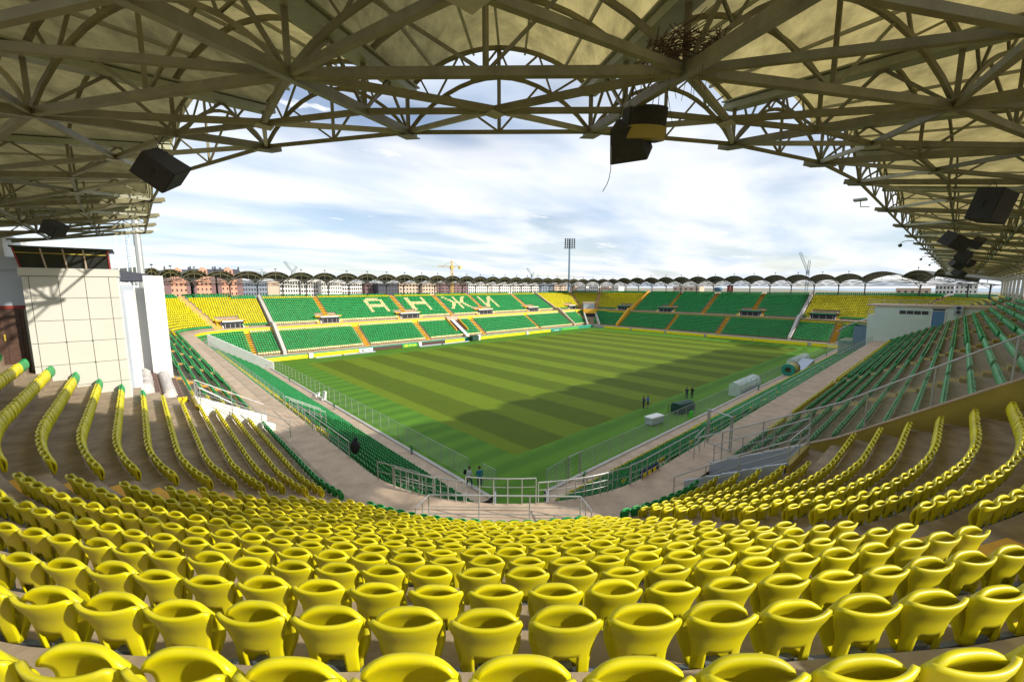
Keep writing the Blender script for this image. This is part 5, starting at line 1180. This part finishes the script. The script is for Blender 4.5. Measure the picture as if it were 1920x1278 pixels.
bp_ = thing('backpack', 'black backpack carried by the person in the white shirt', 'bag', (-8.62, -3.56, ZW + 1.22)); bp_.rotation_euler = (0, 0, R(-160))
MB().ball((0, -.13, 0), .2, 12, 9, (.78, .6, 1.1)).build('pack', 'black_cloth', bp_, True); MB().ball((0, -.22, -.07), .12, 10, 8, (.9, .5, .9)).build('pocket', 'dark_steel', bp_, True)

# ------------------------------------------------------------------ beyond the stadium
def in_plane_y(px_, py_, yv): d = ray(px_, py_); return CAM + d * (yv - CAM[1]) / d[1]
def in_plane_x(px_, py_, xv): d = ray(px_, py_); return CAM + d * (xv - CAM[0]) / d[0]
WIN = {}
def building(px0, px1, ptop, dist_, m, label, rows, cols, win='window_dark', kind='flat', axis='y', depth=16, wfrac=(.5, .5), group=None):
    f = in_plane_y if axis == 'y' else in_plane_x
    a, b = f(px0, ptop, dist_), f(px1, ptop, dist_); top = max((a[2] + b[2]) / 2, 6)
    c = (a + b) / 2; w = np.linalg.norm((b - a)[:2]); t = thing('apartment_block' if kind != 'house' else 'house', label, 'building', (c[0], c[1], 0), group)
    if axis == 'x': t.rotation_euler = (0, 0, R(-90))
    MB().box(-w / 2, w / 2, 0, depth, 0, top).build('wall', m, t)
    fh = min(3.3, top / rows) if rows else 3; cw = w / max(cols, 1)
    key = (round(cw, 1), round(fh, 1), win)
    if rows and key not in WIN: WIN[key] = MB().box(-cw * wfrac[0] / 2, cw * wfrac[0] / 2, -.1, .1, -fh * wfrac[1] / 2, fh * wfrac[1] / 2).mesh('window', win)
    for r_ in range(rows):
        for k in range(cols):
            o = link('window', WIN[key], t); o.location = (-w / 2 + cw * (k + .5), -.02, top - 1.2 - fh * (r_ + .5))
    return t, w, top
for k, (a, b, pt_) in enumerate(((308, 358, 515), (357, 404, 514), (404, 452, 514))):
    t, w, top = building(a, b, pt_, 300, 'peach_render', ('peach apartment block with dark stepped roof, first from the cream tower', 'peach apartment block with dark stepped roof between two alike', 'peach apartment block with dark stepped roof beside the cranes')[k], 5, 6, kind='peach', depth=15, wfrac=(.34, .45))
    MB().hexa([(-w / 2, 0, top), (w / 2, 0, top), (w / 2, 14, top), (-w / 2, 14, top), (-w / 2 * .94, 3.0, top + 3.4), (w / 2 * .94, 3.0, top + 3.4), (w / 2 * .94, 12, top + 3.4), (-w / 2 * .94, 12, top + 3.4)]).build('roof', 'dark_slate', t)
    g = MB().hexa([(-w * .17, -.4, top - 3), (w * .17, -.4, top - 3), (w * .17, 5, top - 3), (-w * .17, 5, top - 3), (-w * .17, -.4, top + 3.0), (w * .17, -.4, top + 3.0), (w * .17, 5, top + 3.0), (-w * .17, 5, top + 3.0)]); g.hexa([(-w * .13, -.38, top + 3.0), (w * .13, -.38, top + 3.0), (w * .13, 5, top + 3.0), (-w * .13, 5, top + 3.0), (-w * .04, -.38, top + 4.4), (w * .04, -.38, top + 4.4), (w * .04, 5, top + 4.4), (-w * .04, 5, top + 4.4)])
    gg = g.build('gable', 'peach_render', t)
    for zz in (top - 1.0, top + 1.6):
        for xx in (-w * .08, w * .08): MB().box(xx - .5, xx + .5, -.55, -.42, zz - .7, zz + .7).build('gable_window', 'window_dark', gg)
    for xx in (-w / 2 + .6, w / 2 - .6): MB().box(xx - .4, xx + .4, 4, 5, top, top + 5.0).build('chimney', 'dark_slate', t)
    for xx in (-w * .42, w * .42): MB().box(xx - 1.6, xx + 1.6, -.25, 0, 0, top - .5).build('stair_bay', 'plum_render', t)
blds = [(453, 500, 527, 330, 'construction_grey', 5, 9), (501, 522, 527, 332, 'tan_render', 0, 0), (523, 562, 523, 340, 'construction_white', 6, 8), (563, 600, 524, 338, 'construction_white', 6, 8), (602, 640, 526, 330, 'construction_white', 6, 9), (641, 678, 528, 330, 'construction_white', 5, 9),
        (684, 708, 530, 330, 'plum_render', 4, 4), (709, 745, 531, 320, 'dark_slate', 4, 6), (748, 790, 530, 330, 'tan_render', 4, 7), (792, 818, 531, 325, 'tan_render', 4, 5), (820, 875, 530, 340, 'plum_render', 4, 8), (878, 920, 531, 350, 'construction_white', 5, 11), (922, 962, 532, 350, 'construction_white', 5, 11), (964, 1010, 532, 350, 'construction_white', 5, 12), (1012, 1036, 532, 360, 'construction_grey', 4, 5), (1040, 1062, 533, 360, 'tan_render', 3, 4)]
cname = dict(construction_grey='slate grey', construction_white='white unfinished', tan_render='tan', plum_render='dark plum', dark_slate='charcoal')
for k, (a, b, tp, ds, m_, r_, c_) in enumerate(blds):
    nb = ('beside the peach blocks', 'behind the sunlit letter terrace', 'below the yellow tower crane', 'towards the slender floodlight mast')[0 if a < 523 else 1 if a < 760 else 2 if a < 900 else 3]
    building(a, b, tp, ds, m_, cname[m_] + ' apartment block seen under the far roof ' + nb, r_, c_, depth=18, wfrac=(.62, .55) if 'white' in m_ else (.5, .5), group='apartment blocks beyond the far terrace')
for k, (a, b, tp, m_) in enumerate(((1064, 1078, 535, 'tan_render'), (1082, 1098, 536, 'construction_white'), (1104, 1122, 536, 'construction_white'), (1126, 1142, 537, 'tan_render'), (1146, 1160, 537, 'construction_white'), (1262, 1312, 537, 'tan_render'), (1680, 1745, 540, 'tan_render'), (1755, 1790, 532, 'construction_white'), (1792, 1835, 531, 'construction_white'))):
    building(a, b, tp, 420, m_, ('low tan' if m_ == 'tan_render' else 'low white') + ' house beyond the shaded end terrace', 2, 5, kind='house', axis='x', depth=12, wfrac=(.4, .45), group='low houses beyond the end terrace')
def lattice(mb, p, q, w, n, r=.12):
    p, q = np.asarray(p, float), np.asarray(q, float); d = (q - p) / np.linalg.norm(q - p); u = np.array([0, 0, 1.]) if abs(d[2]) < .8 else np.array([1., 0, 0]); a = np.cross(d, u); a /= np.linalg.norm(a); b = np.cross(a, d); C4 = [(a * i + b * j) * w / 2 for i, j in ((-1, -1), (1, -1), (1, 1), (-1, 1))]
    for c in C4: mb.beam(p + c, q + c, r * 1.4)
    for k in range(n):
        p0, p1 = p + (q - p) * k / n, p + (q - p) * (k + 1) / n
        for i in range(4): mb.beam(p0 + C4[i], p1 + C4[(i + 1) % 4], r)
    return mb
def tower_crane(px_, ptop, pj, dep, m, label, jl, jr):
    base = at_depth(px_, pj, dep); o = thing('tower_crane', label, 'crane', (base[0], base[1], 0)); zj = base[2]; zt = at_depth(px_, ptop, dep)[2]
    lattice(MB(), (0, 0, 0), (0, 0, zj), 2.0, 26, .16).build('mast', m, o); lattice(MB(), (0, 0, zj), (0, 0, zt), 1.2, 4, .16).build('tower_head', m, o)
    A = RT * jl * dep / FPX; Bv = RT * jr * dep / FPX; lattice(MB(), (0, 0, zj), A + UPV * (zj + .5), 1.2, 14, .12).build('jib', m, o); lattice(MB(), (0, 0, zj), Bv + UPV * zj, 1.4, 6, .14).build('counter_jib', m, o)
    MB().box(Bv[0] * .9 - 1.2, Bv[0] * .9 + 1.2, Bv[1] * .9 - 1.2, Bv[1] * .9 + 1.2, zj - 2.2, zj + .2).build('counterweight', m, o); MB().box(-1.4, 1.4, -1.4, 1.4, zj - 2.2, zj + .4).build('cab', m, o)
    MB().tube((0, 0, zt), A * .7 + UPV * zj, .1, 4).tube((0, 0, zt), Bv * .9 + UPV * zj, .1, 4).build('tie', 'dark_steel', o)
tower_crane(847, 489, 500, 420, 'crane_yellow', 'yellow tower crane with level jib standing behind the far roof', -26, 17)
tower_crane(491, 504, 511, 430, 'crane_grey', 'grey tower crane with drooping jib beside the peach blocks', -35, 9)
def luffing(px_, pbase, tip, back, dep, label):
    b = at_depth(px_, pbase, dep); o = thing('luffing_crane', label, 'crane', (b[0], b[1], 0)); t = at_depth(*tip, dep) - np.array([b[0], b[1], 0]); k = at_depth(*back, dep) - np.array([b[0], b[1], 0])
    lattice(MB(), (0, 0, 0), (0, 0, b[2]), 2.2, 18, .18).build('mast', 'crane_grey', o); lattice(MB(), (0, 0, b[2]), t, 1.8, 14, .14).build('jib', 'crane_grey', o); lattice(MB(), (0, 0, b[2]), k, 1.8, 6, .16).build('back_mast', 'crane_grey', o)
    MB().tube(k, t, .08, 4).build('tie', 'dark_steel', o); MB().box(-1.6, 1.6, -1.6, 1.6, b[2] - 2, b[2] + 1.2).build('cab', 'crane_grey', o)
luffing(1515, 510, (1500, 473), (1518, 488), 430, 'grey luffing crane with raised jib beyond the shaded end terrace')
luffing(550, 512, (533, 490), (556, 499), 430, 'grey luffing crane with raised jib beyond the sunlit terrace'); luffing(998, 517, (988, 503), (1001, 511), 620, 'small grey luffing crane near the slender floodlight mast')
fb = at_depth(1067, 520, 215); fm = thing('floodlight_mast', 'slender steel floodlight mast with a square bank of lamps', 'floodlight', (fb[0], fb[1], 0))
zt = at_depth(1067, 449, 215)[2]; zb_ = at_depth(1067, 466, 215)[2]
MB().tube((0, 0, 0), (0, 0, zt), .62, 10, .42).build('pole', 'blue_steel', fm)
RTn = RT; MB().beam(-RTn * 3.1 + UPV * zb_, RTn * 3.1 + UPV * zb_, .5, .35).build('gantry', 'blue_steel', fm)
for r_ in range(5):
    for k in range(5):
        p = RTn * (-2.3 + 1.15 * k) + UPV * (zb_ + .8 + (zt - zb_ - .4) * r_ / 4.6) - FW * .5; d = -np.array([FW[0], FW[1], 0.35]); MB().tube(p, p + d * .5, .30, 8, .46).build('lamp', 'dark_steel', fm)
for k in range(5): p = RTn * (-2.3 + 1.15 * k); MB().beam(p + UPV * zb_, p + UPV * (zt - .1), .09).build('lamp_rack', 'blue_steel', fm)
# lamps on the crowns of the far roof
lamp_me = MB().tube((0, 0, 0), (0, 0, .55), .04, 6).box(-.22, .22, -.12, .12, .5, .8).mesh('roof_lamp', 'dark_steel')
for a, b in zip(far_lines[:-1], far_lines[1:]):
    if a.seg != b.seg: continue
    pa, pb_ = a.p(17.3, rz(17.3) - 1.55 + .92), b.p(17.3, rz(17.3) - 1.55 + .92); w = np.linalg.norm(pa - pb_); o = link('roof_lamp', lamp_me); o.location = (pa + pb_) / 2 + UPV * (.17 * w + .02); tag(o, 'small dark lamp on the crown of a far roof arch', 'lamp', 'lamps on the far roof')
# flat things seen over the end terrace
o = thing('blue_tank', 'blue drum with white end standing behind the top of the shaded terrace', 'tank', tuple(in_plane_x(1346, 546, 141.5))); MB().tube((0, -1.2, .8), (0, 1.2, .8), .8, 14).build('drum', 'blue_door', o, True); MB().box(-.3, .3, -1, 1, -.4, .1).build('cradle', 'white_paint', o)
for k, dx in enumerate((0, 1.4)):
    q = in_plane_x(1366 + 6 * k, 541, 143); o = MB().box(-.1, .1, -.5, .5, -2.6, 1.3).build('red_banner', 'red_paint'); o.location = q; tag(o, 'narrow dark red banner above the shaded terrace', 'banner', 'red banners')
